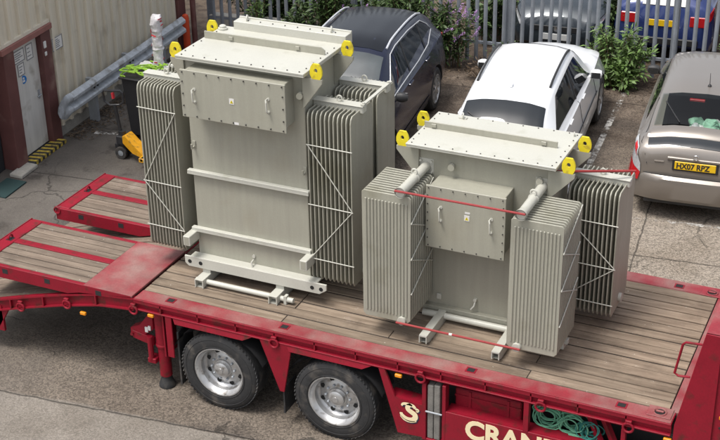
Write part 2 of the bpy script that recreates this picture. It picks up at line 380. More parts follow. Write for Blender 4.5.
    def mesh(s, name, mats, off=None, ang=35, norm=True):
        if norm: bmesh.ops.recalc_face_normals(s.bm, faces=s.bm.faces)
        me = bpy.data.meshes.new(name); s.bm.to_mesh(me); s.bm.free()
        if off: me.transform(Matrix.Translation(-Vector(off)))
        for m_ in (mats if isinstance(mats, (list, tuple)) else [mats]): me.materials.append(m_)
        me.polygons.foreach_set('use_smooth', [True]*len(me.polygons)); me.set_sharp_from_angle(angle=R(ang))
        return me
    def build(s, name, mats, parent=None, ang=35, norm=True, loc=None):
        off = ORG.get(root_of(parent)) if parent else loc
        return link(name, s.mesh(name, mats, off, ang, norm), parent, loc)
ORG = {}
def root_of(o):
    while o.parent: o = o.parent
    return o
def link(name, me, parent=None, loc=None):
    o = bpy.data.objects.new(name, me); COL.objects.link(o)
    if parent: o.parent = parent
    elif loc: o.location = loc
    return o
def tag(o, label, cat, group=None):
    o['label'] = label; o['category'] = cat
    if group: o['group'] = group
    return o
def thing(name, label, cat, loc, group=None, rz=0, local=False):
    o = bpy.data.objects.new(name, None); COL.objects.link(o); o.location = loc; o.rotation_euler = (0, 0, rz); o.empty_display_size = .2
    ORG[o] = None if local else Vector(loc)
    return tag(o, label, cat, group)
def struct(o): o['kind'] = 'structure'; return o
def copies(name, me, parent, pts):
    out = []
    for p in pts:
        o = bpy.data.objects.new(name, me); COL.objects.link(o); o.parent = parent
        off = ORG.get(root_of(parent)); o.location = Vector(p)-(off or Vector()); out.append(o)
    return out
def text_mesh(txt, size, mw, name, m, extr=.002, fat=0.0, sx=1.0, space=1.0):
    cu = bpy.data.curves.new(name, 'FONT'); cu.body = txt; cu.size = size; cu.extrude = extr; cu.offset = fat; cu.space_character = space
    cu.resolution_u = 4
    t = bpy.data.objects.new('tmp', cu); COL.objects.link(t)
    dg = bpy.context.evaluated_depsgraph_get(); me = bpy.data.meshes.new_from_object(t.evaluated_get(dg))
    bpy.data.objects.remove(t); me.transform(Matrix.Diagonal((sx, 1, 1, 1))); me.transform(mw)
    me.materials.clear(); me.materials.append(m); me.name = name
    return me
FRONT = Matrix(((1, 0, 0, 0), (0, 0, -1, 0), (0, 1, 0, 0), (0, 0, 0, 1)))     # text that faces -Y

# ================================================================== GROUND
g = MB(); g.grid([[(x, y, 0) for x in (-90, -30, -10, 0, 10, 30, 90)] for y in (-60, -20, -5, 0, 10, 30, 110)])
struct(g.build('ground', M['ground']))
HD = -.105      # heading of the building, cars and bay lines against the trailer's own axes
def hp(x, y, u, v, z=0):  # point u along the bay width, v along its length, from (x,y)
    c, s_ = math.cos(-HD), math.sin(-HD)
    return Vector((x+u*c-v*s_, y+u*s_+v*c, z))
def painted(name, a, b, wd, z=.004):
    a, b = Vector((*a, z)), Vector((*b, z)); d = (b-a).normalized(); n_ = Vector((-d.y, d.x, 0))*wd/2
    m_ = MB(); k = 12
    m_.grid([[a+(b-a)*i/k-n_, a+(b-a)*i/k+n_] for i in range(k+1)])
    return struct(m_.build(name, M['white_line']))
painted('parking_line', (1.56, 7.0), (1.28, 10.3), .09)
painted('parking_line', (2.35, 5.93), (5.2, 6.36), .075)
painted('parking_line', (-5.75, 5.62), (-4.75, 5.90), .10)
painted('parking_line', (-1.75, 6.4), (-1.62, 5.2), .09)

# ================================================================== TRAILER
H = 1.114; W = 2.55; XE = 4.29
T = thing('low_loader_trailer', 'crimson low loader trailer with timber deck carrying the two grey transformers', 'trailer', (1.5, 1.27, 0))
DB = MB()
def planks(name, x0, x1, y0, y1, zt, th, mt, parent, n, joints=(), seed=1, zf=None):
    rnd = random.Random(seed); m_ = MB(); wd = (y1-y0)/n
    for i in range(n):
        a, b = y0+i*wd+.006+rnd.random()*.006, y0+(i+1)*wd-.006-rnd.random()*.006
        cuts = [x0]+sorted(j+rnd.uniform(-.01, .01) for k, j in enumerate(joints) if (i+k) % 2 == 0 or rnd.random() < .3)+[x1]
        for p, q in zip(cuts, cuts[1:]):
            dz = rnd.uniform(-.004, .004); p2, q2 = p+.005, q-.005
            k = max(2, int((q2-p2)/.5))
            xs = [p2+(q2-p2)*t/k for t in range(k+1)]
            if zf is None:
                m_.box(p2, q2, a, b, zt-th, zt+dz, .0025)
            else:
                for X0, X1 in zip(xs, xs[1:]):
                    m_.prism([(X0, a, zf(X0)+dz), (X1, a, zf(X1)+dz), (X1, b, zf(X1)+dz), (X0, b, zf(X0)+dz)], (0, 0, -th))
    return m_.build(name, mt, parent)
DK = planks('deck_boards', -1.27, XE-.06, .20, W-.20, H, .035, M['plank'], T, 15, (.35, 1.45, 2.9), 3)
p = MB(); p.box(-1.268, XE-.062, .198, W-.198, H-.034, H-.0095); p.build('seam_shade_grime', M['seamdark'], DK)
# crossbearers and black chassis below the boards
m_ = MB()
m_.box(-1.25, XE, .70, .86, .62, 1.07, .01); m_.box(-1.25, XE, 1.69, 1.85, .62, 1.07, .01)
m_.box(-1.27, XE, .06, W-.06, 1.035, 1.075)
for x in np.arange(-1.1, 4.3, .6): m_.box(x-.04, x+.04, .1, W-.1, .95, 1.035)
for x in (-.31, 1.0, 2.32): m_.tube((x, .25, .445), (x, W-.25, .445), .07, 12)
m_.box(1.75, 4.2, .45, .52, .30, .95); m_.box(1.75, 4.2, .08, .5, .28, .30)
m_.build('chassis', M['chassis'], T)
def side_rail(y, sgn, vis):
    m_ = MB(); yy = lambda d: y+sgn*d
    def bx(x0, x1, d0, d1, z0, z1, bev=.003): a, b = sorted((yy(d0), yy(d1))); m_.box(x0, x1, a, b, z0, z1, bev)
    bx(-1.27, XE, 0, .195, H-.022, H-.001); bx(-1.27, XE, .035, .055, 1.0, H-.022, 0); bx(-1.27, XE, -.004, .055, .985, 1.0)
    for x in np.arange(-.95, 4.25, .44): bx(x-.006, x+.006, .002, .035, 1.0, H-.022, 0)
    bx(-1.27, XE, .002, .02, H-.05, H-.022, 0)
    r = m_.build('side_rail', M['redtop'] if not vis else [M['red']], T)
    w_ = MB()      # dusty worn top of the rail
    a, b = sorted((yy(.012), yy(.19))); w_.box(-1.26, XE-.01, a, b, H-.0005, H+.0025)
    w_.build('rail_top', M['redtop'], r)
    for x in (-.88, .43, 2.39, 3.82):
        p = MB(); a, b = sorted((yy(.085), yy(.145)))
        p.box(x-.05, x+.05, a-.012, b+.012, H+.0025, H+.006); p.mi = 1; p.box(x-.036, x+.036, a, b, H+.006, H+.0075)
        p.build('stake_pocket', [M['red'], M['hole']], r)
    return r
RN = side_rail(0, 1, True); RF = side_rail(W, -1, False)
# front beam of the deck with twist lock sockets
m_ = MB(); m_.box(XE-.055, XE+.03, .20, W-.20, 1.0, H+.001, .004); m_.build('front_beam', M['redtop'], T)
for y in (.13, W-.14):
    p = MB(); p.box(4.05, 4.27, y-.07, y+.09, H+.003, H+.012, .004)
    p.torus((4.16, y, H+.013), (0, 0, 1), .055, .010, 20, 6); s_ = p.build('twist_lock', M['redtop'], T)
    q = MB(); q.lathe([(0, .0), (.045, .0), (.045, .002), (0, .002)], (4.16, y, H+.0135), (0, 0, 1), 16)
    q.mi = 1; q.box(4.125, 4.195, y-.012, y+.012, H+.0156, H+.030, .004); q.build('lock_cone', [M['hole'], M['redtop']], s_)
# lashing rings
def ring(x, z, par):
    m_ = MB(); m_.torus((x, -.014, z), (0, 1, 0), .046, .0115, 18, 8); m_.box(x-.028, x+.028, -.022, .006, z+.03, z+.075, .004)
    return m_.build('lashing_ring', M['red'], par)
for x in (-1.27, .37, 1.93, 3.11, 3.92): ring(x, .985, RN)
# wheels: two axles near side, matching wheels on the far side
tp = [(.268, -.10), (.285, -.135), (.33, -.142), (.405, -.135), (.432, -.118), (.443, -.095), (.443, .095), (.432, .118), (.405, .135), (.33, .142), (.285, .135), (.268, .10)]
def make_wheel(cx, cy, sg):
    t = MB(); t.lathe(tp+[tp[0]], (0, 0, 0), (0, 1, 0), 56)
    for k in range(60):
        a = 2*math.pi*k/60
        for s2 in (-1, 1):
            c = Vector((math.cos(a)*.4405, s2*.100, math.sin(a)*.4405)); dd = Vector((-math.sin(a), 0, math.cos(a)))
            t.bar(c-dd*.015+Vector((0, s2*.012, 0)), c+dd*.015-Vector((0, s2*.012, 0)), .046, .010, 0, (math.cos(a), 0, math.sin(a)))
    for rr in (.30, .385): t.torus((0, -.1405*sg if rr < .35 else -.137*sg, 0), (0, 1, 0), rr, .004, 56, 6)
    f = -sg
    o = f*.10
    rim = MB()
    rim.lathe([(.282, f*.137), (.288, f*.128), (.268, f*.10), (.250, f*.085), (.243, f*.03), (.232, f*.012), (.215, f*.000), (.18, f*.012), (.150, f*.026), (.125, f*.034), (.105, f*.036), (.10, f*.050), (.06, f*.052), (0, f*.052)], (0, 0, 0), (0, 1, 0), 48)
    rim.lathe([(.282, f*.137), (.272, f*.137), (.262, f*.105), (.238, f*.08)], (0, 0, 0), (0, 1, 0), 48)
    hl = MB(); hl.lathe([(0, 0), (.026, 0), (.026, f*.003), (0, f*.003)], (0, 0, 0), (0, 1, 0), 14)
    nb = MB(); nb.lathe([(.014, 0), (.014, f*.02), (.007, f*.028), (0, f*.028)], (0, 0, 0), (0, 1, 0), 6)
    hb = MB(); hb.lathe([(.085, f*.045), (.083, f*.085), (.06, f*.098), (.03, f*.10), (.028, f*.108), (0, f*.108)], (0, 0, 0), (0, 1, 0), 24)
    to = t.build('wheel', M['rubber'], T); to.location = Vector((cx, cy, .445))-ORG[T]
    to.data.transform(Matrix.Translation(ORG[T]))
    for nm, b, mt in (('rim', rim, M['alu']), ('hub', hb, M['alu'])): link(nm, b.mesh(nm, mt), to)
    for nm, b, mt, n_, ph, rr, d in (('vent_hole', hl, M['hole'], 8, .5, .192, .012), ('wheel_nut', nb, M['galv'], 10, 0, .132, .032)):
        me = b.mesh(nm, mt)
        for k in range(n_):
            a = 2*math.pi*(k+ph)/n_; o_ = link(nm, me, to); o_.location = (math.cos(a)*rr, f*d, math.sin(a)*rr)
    return to
for x in (-.31, 1.0): make_wheel(x, .15, 1)
for x in (-.31, 1.0): make_wheel(x, W-.15, -1)
# mudguards over the near wheels, slanted red guard panels, triangular brackets
for cx in (-.31, 1.0):
    m_ = MB(); rows = []
    for k in range(13):
        a = R(22+136*k/12); rr = .50
        z = min(.445+math.sin(a)*rr, .925); rows.append([(cx+math.cos(a)*rr*1.12, .02, z), (cx+math.cos(a)*rr*1.12, .32, z)])
    m_.grid(rows); m_.grid([[Vector(p)+Vector((0, 0, .012)) for p in r] for r in rows])
    m_.build('mudguard', M['chassis'], T)
    p = MB(); p.prism([(cx-.50, .004, .99), (cx+.44, .004, .99), (cx+.32, -.012, .925), (cx-.47, -.012, .925)], (0, .014, 0), .002); p.build('guard_panel', M['red'], T)
p = MB(); p.prism([(.20, .0, .985), (.56, .0, .985), (.455, .0, .42), (.405, .0, .42)], (0, .02, 0), .003); p.build('bracket_plate', M['red'], T)
p = MB(); p.box(-.90, -.825, .0, .02, .50, .985, .003); p.build('bracket_plate', M['red'], T)
for q_ in ((.425, .44, .03, .30, .14, .45), (-.80, -.78, .04, .32, .16, .8)): p = MB(); p.box(*q_); p.build('mud_flap', M['rubber'], T)
# side skirt with openings, lettering and emblem
p = MB()
p.prism([(1.49, 0, .985), (1.56, 0, .985), (1.665, 0, .69), (1.955, 0, .675), (1.955, 0, .30), (1.69, 0, .285)], (0, .022, 0), .003)
p.prism([(1.60, .022, .68), (1.955, .022, .665), (1.955, .16, .665), (1.60, .16, .68)], (0, 0, .012))
p.box(1.945, 1.985, -.003, .09, .28, .93, .003); p.box(2.15, 2.185, -.003, .09, .28, .95, .003)
p.box(1.985, 2.15, .0, .10, .27, .30, .003); p.box(2.175, 4.31, 0, .022, .28, .665, .003); p.box(2.185, 4.31, .022, .16, .653, .665)
p.box(2.95, 3.0, -.003, .06, .655, .99, .003); p.box(3.86, 3.90, -.003, .06, .655, .95, .003)
p.bar((3.45, .25, .98), (3.68, .12, .60), .05, .05); p.bar((3.58, .25, .98), (3.82, .12, .60), .05, .05)
SK = p.build('side_skirt', M['red'], T)
p = MB(); p.tube((1.985, -.006, .62), (2.15, -.006, .62), .009, 8); p.build('retaining_bar', M['galv'], SK)
def tz(txt, x, z, size, **kw):
    me = text_mesh(txt, size, Matrix.Translation((x, -.003, z)) @ FRONT, 'lettering', M[kw.pop('m', 'cream')], **kw)
    me.transform(Matrix.Translation(-ORG[T])); return me
link('lettering', tz('CRANE', 2.385, .435, .285, fat=.010, sx=.98, space=.98), SK)
# cream double-S emblem with a dark drop shadow
EMB = [(.105, .165), (.085, .19), (.045, .195), (.018, .17), (.022, .135), (.06, .11), (.10, .085), (.105, .045), (.075, .012), (.025, .005), (-.02, .02), (-.055, .05), (-.06, .075)]
def ribbon(pts, wd, y, off=(0, 0)):
    m_ = MB(); P_ = [Vector((a+off[0], 0, b+off[1])) for a, b in pts]
    Q = []
    for i in range(len(P_)-1):
        for t in range(6):
            u = t/6; p0, p1, p2, p3 = P_[max(i-1, 0)], P_[i], P_[i+1], P_[min(i+2, len(P_)-1)]
            Q.append(.5*((2*p1)+(p2-p0)*u+(2*p0-5*p1+4*p2-p3)*u*u+(3*p1-p0-3*p2+p3)*u**3))
    Q.append(P_[-1]); rows = []
    for i, q in enumerate(Q):
        t = (Q[min(i+1, len(Q)-1)]-Q[max(i-1, 0)]).normalized(); n_ = Vector((-t.z, 0, t.x)); u = i/(len(Q)-1)
        w_ = wd*(.62+.55*math.sin(math.pi*u))*.5; rows.append([Vector((0, y, 0))+q+n_*w_, Vector((0, y, 0))+q-n_*w_])
    m_.grid(rows); return m_
EM2 = [(-.06, .155), (-.03, .135), (.0, .15), (-.005, .18), (-.04, .175)]
EM3 = [(.105, .165), (.135, .15), (.12, .125)]
bx_, bz = 1.785, .472
for nm, y, off, mt in (('emblem_shadow', -.0035, (.010, -.012), M['navy']), ('emblem', -.006, (0, 0), M['cream'])):
    m_ = MB()
    for pts, wd in ((EMB, .052), ([(-.07, .03), (-.02, -.012), (.05, -.022), (.12, .0)], .02), (EM3, .03), ([(-.055, .165), (-.035, .195), (.03, .205), (.07, .19)], .028)):
        r = ribbon([(a*.88, b*.88) for a, b in pts], wd*.9, y, (bx_+off[0], bz+off[1])); me = bpy.data.meshes.new('t'); r.bm.to_mesh(me); m_.bm.from_mesh(me); r.bm.free()
    m_.build(nm, mt, SK)
# lamps
def marker(x, z):
    m_ = MB(); m_.box(x-.035, x+.035, -.012, .02, z-.018, z+.018, .006); return m_.build('marker_lamp', M['amber'], T)
marker(1.70, .945); marker(-1.07, .955); marker(4.27, .945); marker(-1.93, .78); marker(4.72, 1.30)
# red tool box behind the skirt
p = MB(); p.box(2.22, 2.88, .16, .48, .50, .85, .012)
BX = p.build('tool_box', M['red'], T)
for q_ in (2.36, 2.74): p = MB(); p.box(q_, q_+.025, .150, .162, .52, .84); p.build('lid_strap', M['red'], BX)
p = MB(); p.box(2.22, 2.88, .153, .161, .765, .785); p.build('lid_edge', M['red'], BX)
# rear support leg
p = MB(); p.tube((-1.06, .17, .92), (-1.06, .17, .50), .078, 20); p.tube((-1.06, .17, .55), (-1.06, .17, .14), .066, 20); p.lathe([(.078, 0), (.084, .01), (.084, .03), (.078, .04)], (-1.06, .17, .50), (0, 0, 1), 20)
p.box(-1.14, -.98, .09, .25, .90, .99, .01); p.box(-.975, -.955, .05, .28, .45, .98, .003)
LEG = p.build('support_leg', M['red'], T)
p = MB(); p.prism([(-1.43, .12, .56), (-1.30, .12, .57), (-1.14, .12, .70), (-1.14, .12, .86), (-1.20, .12, .87), (-1.30, .12, .72), (-1.43, .12, .66)], (0, .10, 0), .006)
p.prism([(-1.40, .11, .55), (-1.15, .11, .50), (-1.15, .11, .60), (-1.40, .11, .64)], (0, .05, 0), .004); p.tube((-1.18, .10, .62), (-1.18, .10, .34), .03, 10); p.box(-1.22, -1.12, .08, .2, .30, .36, .006)
p.tube((-1.40, .09, .60), (-1.40, .28, .60), .018, 8)
p.build('winding_gear', M['red'], LEG)
for q_ in ((-1.235, -1.20, .105, .118, .66, .72), (-1.195, -1.165, .105, .118, .69, .74)): p = MB(); p.box(*q_); p.build('white_decal', M['paper'], LEG)
p = MB(); p.lathe([(.05, .15), (.06, .10), (.07, .07), (.08, .045), (.09, .02), (.09, .0), (0, 0)], (-1.06, .17, .005), (0, 0, 1), 20); p.build('foot', M['rubber'], LEG)
# beaver tail falling away behind the deck
BT = [(-1.27, 1.114), (-1.70, 1.068), (-2.18, .955), (-2.65, .82), (-3.05, .695), (-3.75, .47)]
def btz(x):
    for (a, za), (b, zb) in zip(BT, BT[1:]):
        if x >= b-1e-6: return za+(zb-za)*(a-x)/(a-b)
    return BT[-1][1]
for y0, y1 in ((0, .06), (W-.06, W)):
    p = MB()
    for (a, za), (b, zb) in zip(BT, BT[1:]):
        p.prism([(a, y0, za), (b, y0, zb), (b, y0, zb-.02), (a, y0, za-.02)], (0, y1-y0+.0, 0))
        p.prism([(a, y0+.03, za-.02), (b, y0+.03, zb-.02), (b, y0+.03, zb-.13), (a, y0+.03, za-.13)], (0, .02, 0))
        p.prism([(a, y0-.004, za-.13), (b, y0-.004, zb-.13), (b, y0-.004, zb-.145), (a, y0-.004, za-.145)], (0, .06, 0))
    for x in (-1.75, -2.45, -2.9): p.box(x-.008, x+.008, y0+.001, y0+.03, btz(x)-.13, btz(x)-.02)
    p.prism([(-2.95, y0+.02, .58), (-3.5, y0+.02, .42), (-3.4, y0+.02, .26), (-3.15, y0+.02, .26)], (0, .03, 0), .003)
    p.box(-3.40, -3.05, y0+.02, y0+.05, .28, .60)
    BR = p.build('beaver_tail_beam', M['red'], T)
    if y0 == 0:
        for x in (-2.12, -2.75): ring(x, btz(x)-.115, BR)
planks('beaver_tail_boards', -3.7, -1.3, .07, W-.07, 0, .03, M['rplank'], T, 14, (), 9, btz)
# two loading ramps folded level with the deck
def ramp(y0, y1, lx, zt, tipx):
    p = MB(); th = .15
    # edge beams, tapering to nothing at the hinge end
    for a, b in ((y0, y0+.05), (y1-.05, y1)):
        p.prism([(-1.30, a, zt), (-1.30, a, zt-.02), (-1.95, a, zt-.105), (-2.1, a, zt-th), (tipx, a, zt-th), (tipx, a, zt)], (0, b-a, 0), .004)
    ym = (y0+y1)/2+.02
    p.box(tipx+.15, -1.88, ym-.045, ym+.045, zt-.05, zt+.003, .003)
    p.box(tipx, tipx+.16, y0+.03, y1-.03, zt-.10, zt+.008, .006)
    p.box(tipx-.012, tipx, y0, y1, zt-th, zt+.012, .003)
    p.box(tipx+.1, -1.95, y0+.06, y1-.06, zt-.075, zt-.055)
    r = p.build('ramp', M['red'], T)
    q = MB()
    for a, b in ((y0+.052, ym-.047), (ym+.047, y1-.052)):
        n = 4; wd = (b-a)/n
        for i in range(n): q.box(tipx+.163, -1.885, a+i*wd+.006, a+(i+1)*wd-.006, zt-.045, zt+random.uniform(-.003, .002), .0025)
    rb = q.build('ramp_boards', M['rplank'], r)
    q = MB(); q.box(tipx+.161, -1.883, y0+.051, ym-.046, zt-.044, zt-.0085); q.box(tipx+.161, -1.883, ym+.046, y1-.051, zt-.044, zt-.0085); q.build('seam_shade_grime', M['seamdark'], rb)
    q = MB(); q.box(-1.88, -1.28, y0+.002, y1-.002, zt-.018, zt+.004, .003); q.build('hinge_plate', M['redtop'], r)
    for x in (-1.70, -2.35, -2.9): q = MB(); q.box(x-.035, x+.035, y0-.002, y0+.004, zt-.085, zt-.03); q.build('rubbing_pad', M['chassis'], r)
    q = MB(); q.torus((tipx+.01, y0+.0, zt-.03), (0, 1, 0), .04, .012, 14, 6); q.build('lifting_ring', M['red'], r)
    q = MB(); q.torus((tipx+.08, ym, zt+.02), (1, 0, 0), .035, .011, 14, 6); q.build('lifting_ring', M['red'], r)
    q = MB(); q.box(tipx+.05, tipx+.12, ym-.05, ym+.03, zt+.009, zt+.011); q.build('pocket', M['hole'], r)
    return r
ramp(.0, 1.06, 0, 1.136, -3.32); ramp(1.40, 2.42, 0, 1.136, -3.24)
p = MB(); p.box(-1.35, -1.29, 1.07, 1.39, 1.0, 1.10); p.tube((-1.29, 0.02, 1.06), (-1.29, 2.5, 1.06), .03, 10); p.build('ramp_hinge', M['red'], T)
# gooseneck rising at the front
p = MB(); p.prism([(4.315, -.004, .9), (4.315, -.004, 1.10), (4.50, -.004, 2.10), (6.6, -.004, 2.10), (6.6, -.004, 1.65), (5.1, -.004, 1.55), (4.9, -.004, .9)], (0, W+.008, 0), .004)
GN = p.build('gooseneck', M['red'], T)
p = MB(); p.prism([(4.32, -.03, .7), (4.32, -.03, 1.14), (4.50, -.03, 2.112), (4.64, -.03, 2.112), (4.64, -.03, .7)], (0, .024, 0), .003); p.build('corner_plate', M['red'], GN)
p = MB(); p.box(4.50, 6.6, -.02, W+.02, 2.101, 2.112); p.build('neck_top', M['redtop'], GN)
for z in (1.2, 1.4, 1.6, 1.8, 2.0): q = MB(); q.lathe([(.011, 0), (.011, .01), (0, .01)], (4.70, -.004, z), (0, -1, 0), 6); q.build('bolt', M['bolt'], GN)
p = MB(); p.path([(4.40, .03, 1.62), (4.30, .03, 1.61), (4.265, .03, 1.63), (4.31, .03, 1.93), (4.335, .03, 1.955), (4.47, .03, 1.965)], .011, 8); p.build('grab_handle', M['red'], GN)
# things lying in the skirt openings
t = thing('timber_stack', 'upright stack of weathered grey timbers slotted in the trailer side skirt', 'timber', (2.067, .06, .30))
for a in (1.995, 2.062):
    m_ = MB(); m_.box(a, a+.06, .012, .10, .302, .905+random.uniform(-.02, .02), .006); m_.build('timber', M['timber'], t)
t = tag(MB().build('x', M['black']), '', '') if False else None
def coil(c, n, rr, r, seed, mi=0):
    rnd = random.Random(seed); m_ = MB()
    for lp in range(n):
        pts = []; q0 = rr*rnd.uniform(.6, 1.15); ox, oz, oy = rnd.uniform(-.03, .03), rnd.uniform(-.03, .02), rnd.uniform(-.05, .05); tl = rnd.uniform(-.5, .5); ph = rnd.uniform(0, 6)
        for i in range(26):
            a = 2*math.pi*i/22+ph; q = q0*(1+.16*math.sin(2*a+seed+lp))
            pts.append((c[0]+ox+math.cos(a)*q, c[1]+oy+math.sin(a)*q*tl+.0008*i, max(c[2]+oz+math.sin(a)*q*.8, .672)))
        m_.path(pts, r, 5)
    return m_
t = tag(coil((3.13, .20, .77), 12, .12, .006, 1).build('coiled_strap', M['green_strap'], None, loc=(3.13, .2, .67)), 'pale green coiled lashing strap nearest the upright post, behind the skirt opening', 'strap', 'coiled lashing straps')
t = tag(coil((3.36, .18, .75), 11, .11, .007, 2).build('coiled_strap', M['green_strap'], None, loc=(3.36, .18, .67)), 'green coiled lashing strap in the middle of the skirt opening', 'strap', 'coiled lashing straps')
t = tag(coil((3.54, .16, .74), 8, .09, .006, 3).build('coiled_strap', M['dark_strap'], None, loc=(3.54, .16, .67)), 'dark green coiled strap beside the diagonal red struts', 'strap', 'coiled lashing straps')

# ================================================================== TRANSFORMERS
def fin_mesh_x(th, dy, dz, name):
    """plate across X: thickness th, depth dy, height dz, with cut shoulders"""
    c = .045
    poly = [(0, 0, .05), (0, .03, 0), (0, dy-.03, 0), (0, dy, .05), (0, dy, dz-c*1.6), (0, dy-c*.3, dz-c*.6), (0, dy-c, dz), (0, c, dz), (0, c*.3, dz-c*.6), (0, 0, dz-c*1.6)]
    m_ = MB(); m_.prism(poly, (th, 0, 0), .003); return m_.mesh(name, M['fin'])
def fin_mesh_y(th, dx, dz, name):
    c = .02
    poly = [(0, 0, .03), (.03, 0, 0), (dx-.03, 0, 0), (dx, 0, .03), (dx, 0, dz-c), (dx-c, 0, dz), (c, 0, dz), (0, 0, dz-c)]
    m_ = MB(); m_.prism(poly, (0, th, 0), .004); return m_.mesh(name, M['fin'])
def rod(mb, a, b, r=.0055): mb.tube(a, b, r, 6)
def bolts(parent, pts, ax, r=.009, h=.01, mt='bolt'):
    r *= .75
    m_ = MB(); m_.lathe([(r, 0), (r, h*.7), (r*.6, h), (0, h)], (0, 0, 0), ax, 8)
    return copies('bolt', m_.mesh('bolt', M[mt]), parent, pts)
def lin(a, b, n, ends=True):
    return [a+(b-a)*(i if ends else i+.5)/((n-1) if ends else n) for i in range(n)]
def lug(par, x, y, z, sg, tankx, zlow):
    """vertical lifting plate: grey gusset running down to the tank side, yellow eye above"""
    x += sg*.025; z -= .035
    xi, xo = x, x+sg*.125
    p = MB(); p.prism([(xi, y, z-.06), (xo, y, z-.06), (xo, y, z-.10), (tankx, y, zlow), (tankx, y, z-.06)], (0, .028, 0), .003)
    gz = p.build('gusset', M['tpaint'], par)
    q = MB(); cx, cz = (xi+xo)/2, z+.015
    outer = [(xi, z-.0605), (xo, z-.0605), (xo, cz+.025), (cx+sg*.032, z+.092), (cx-sg*.032, z+.092), (xi, cz+.03)]
    hole = [(cx+.019*math.cos(a), cz+.01+.022*math.sin(a)) for a in np.linspace(0, 2*math.pi, 13)[:-1]]
    # plate with a real eye: bridge ring of quads between the resampled outline and the hole
    ring = []
    for (hx, hz) in hole:
        d = Vector((hx-cx, hz-cz-.01)); best = None
        for (a, b) in zip(outer, outer[1:]+outer[:1]):
            A, B = Vector(a)-Vector((cx, cz+.01)), Vector(b)-Vector((cx, cz+.01)); e = B-A
            den = d.x*e.y-d.y*e.x
            if abs(den) < 1e-9: continue
            t = (A.x*e.y-A.y*e.x)/den; u = (A.x*d.y-A.y*d.x)/den
            if t > 0 and -1e-6 <= u <= 1+1e-6 and (best is None or t < best): best = t
        ring.append((cx+d.x*best, cz+.01+d.y*best))
    y0, y1 = y, y+.022; n = 12
    V = lambda lst, yy: [q.bm.verts.new((a, yy, b)) for a, b in lst]
    a0, h0, a1, h1 = V(ring, y0), V(hole, y0), V(ring, y1), V(hole, y1)
    for i in range(n):
        j = (i+1) % n
        q.bm.faces.new((a0[i], a0[j], h0[j], h0[i])); q.bm.faces.new((a1[j], a1[i], h1[i], h1[j]))
        q.bm.faces.new((h0[i], h0[j], h1[j], h1[i])); q.bm.faces.new((a0[j], a0[i], a1[i], a1[j]))
    q.build('lifting_lug', M['yellow'], gz); return gz
def warning(par, x, y, z, s=.03):
    m_ = MB(); m_.box(x-s, x+s, y-.003, y, z-s*1.1, z+s*1.1); m_.mi = 1
    m_.prism([(x-s*.75, y-.004, z-s*.75), (x+s*.75, y-.004, z-s*.75), (x, y-.004, z+s*.6)], (0, .001, 0)); m_.mi = 2
    m_.prism([(x-s*.1, y-.005, z-s*.5), (x+s*.1, y-.005, z-s*.5), (x+s*.05, y-.005, z+s*.25), (x-s*.05, y-.005, z+s*.25)], (0, .001, 0))
    return m_.build('warning_label', [M['paper'], M['yellow'], M['black']], par)
def handle(par, x, y, z, hh=.12):
    m_ = MB(); m_.path([(x-.01, y, z+hh/2), (x-.01, y-.035, z+hh/2), (x, y-.05, z+hh/2-.02), (x+.005, y-.05, z-hh/2+.02), (x+.005, y-.035, z-hh/2), (x+.005, y, z-hh/2)], .008, 6)
    for dz in (hh/2, -hh/2): m_.lathe([(.017, 0), (.017, -.006), (0, -.006)], (x, y, z+dz), (0, 1, 0), 8)
    return m_.build('handle', M['tlit'], par)
def nozzle(par, x, y, z, ax, nm='filter_valve'):
    m_ = MB(); m_.lathe([(.03, 0), (.03, .02), (.02, .025), (.02, .05), (.032, .055), (.032, .075), (0, .075)], (x, y, z), ax, 10); return m_.build(nm, M['tpaint'], par)
def jack_hook(par, x, y, z):
    m_ = MB(); m_.box(x-.018, x+.018, y-.01, y, z-.03, z+.05, .003); m_.path([(x, y-.01, z-.01), (x, y-.05, z-.02), (x, y-.055, z+.03)], .011, 6)
    return m_.build('cable_hook', M['tpaint'], par)

def radiator_x(root, x0, x1, n, y0, y1, z0, z1, braces, lean, hz, out, outer_plate=True):
    """bank of plates across X on a header bar that runs along X"""
    th = .014; ym = (y0+y1)/2
    h_ = MB(); sx = sorted((hz, out)); h_.box(sx[0], sx[1], ym-.045, ym+.045, z1-.035, z1+.035, .008)
    h_.box(sx[0], sx[1], ym-.055, ym+.055, z1+.035, z1+.043, .002)
    hd = h_.build('radiator_header', M['tlit'], root)
    h_ = MB(); h_.tube((sx[0], ym, z0+.09), (sx[1], ym, z0+.09), .045, 12); h_.build('bottom_header', M['tlit'], hd)
    e = MB(); xm = x0+(x1-x0)*.5; e.torus((xm, ym, z1+.075), (0, 1, 0), .026, .009, 14, 6); e.tube((xm, ym, z1+.04), (xm, ym, z1+.055), .02, 8); e.build('lifting_eye', M['tlit'], hd)
    fm = fin_mesh_x(th, y1-y0, z1-z0, 'radiator_fin')
    copies('radiator_fin', fm, hd, [(x0+(x1-x0-th)*i/(n-1), y0, z0) for i in range(n)])
    b = MB()
    for (ax, az, bx, bz) in braces: rod(b, (ax, y0-.008, az), (bx, y0-.008, bz))
    b.build('brace_rod', M['tlit'], hd); return hd
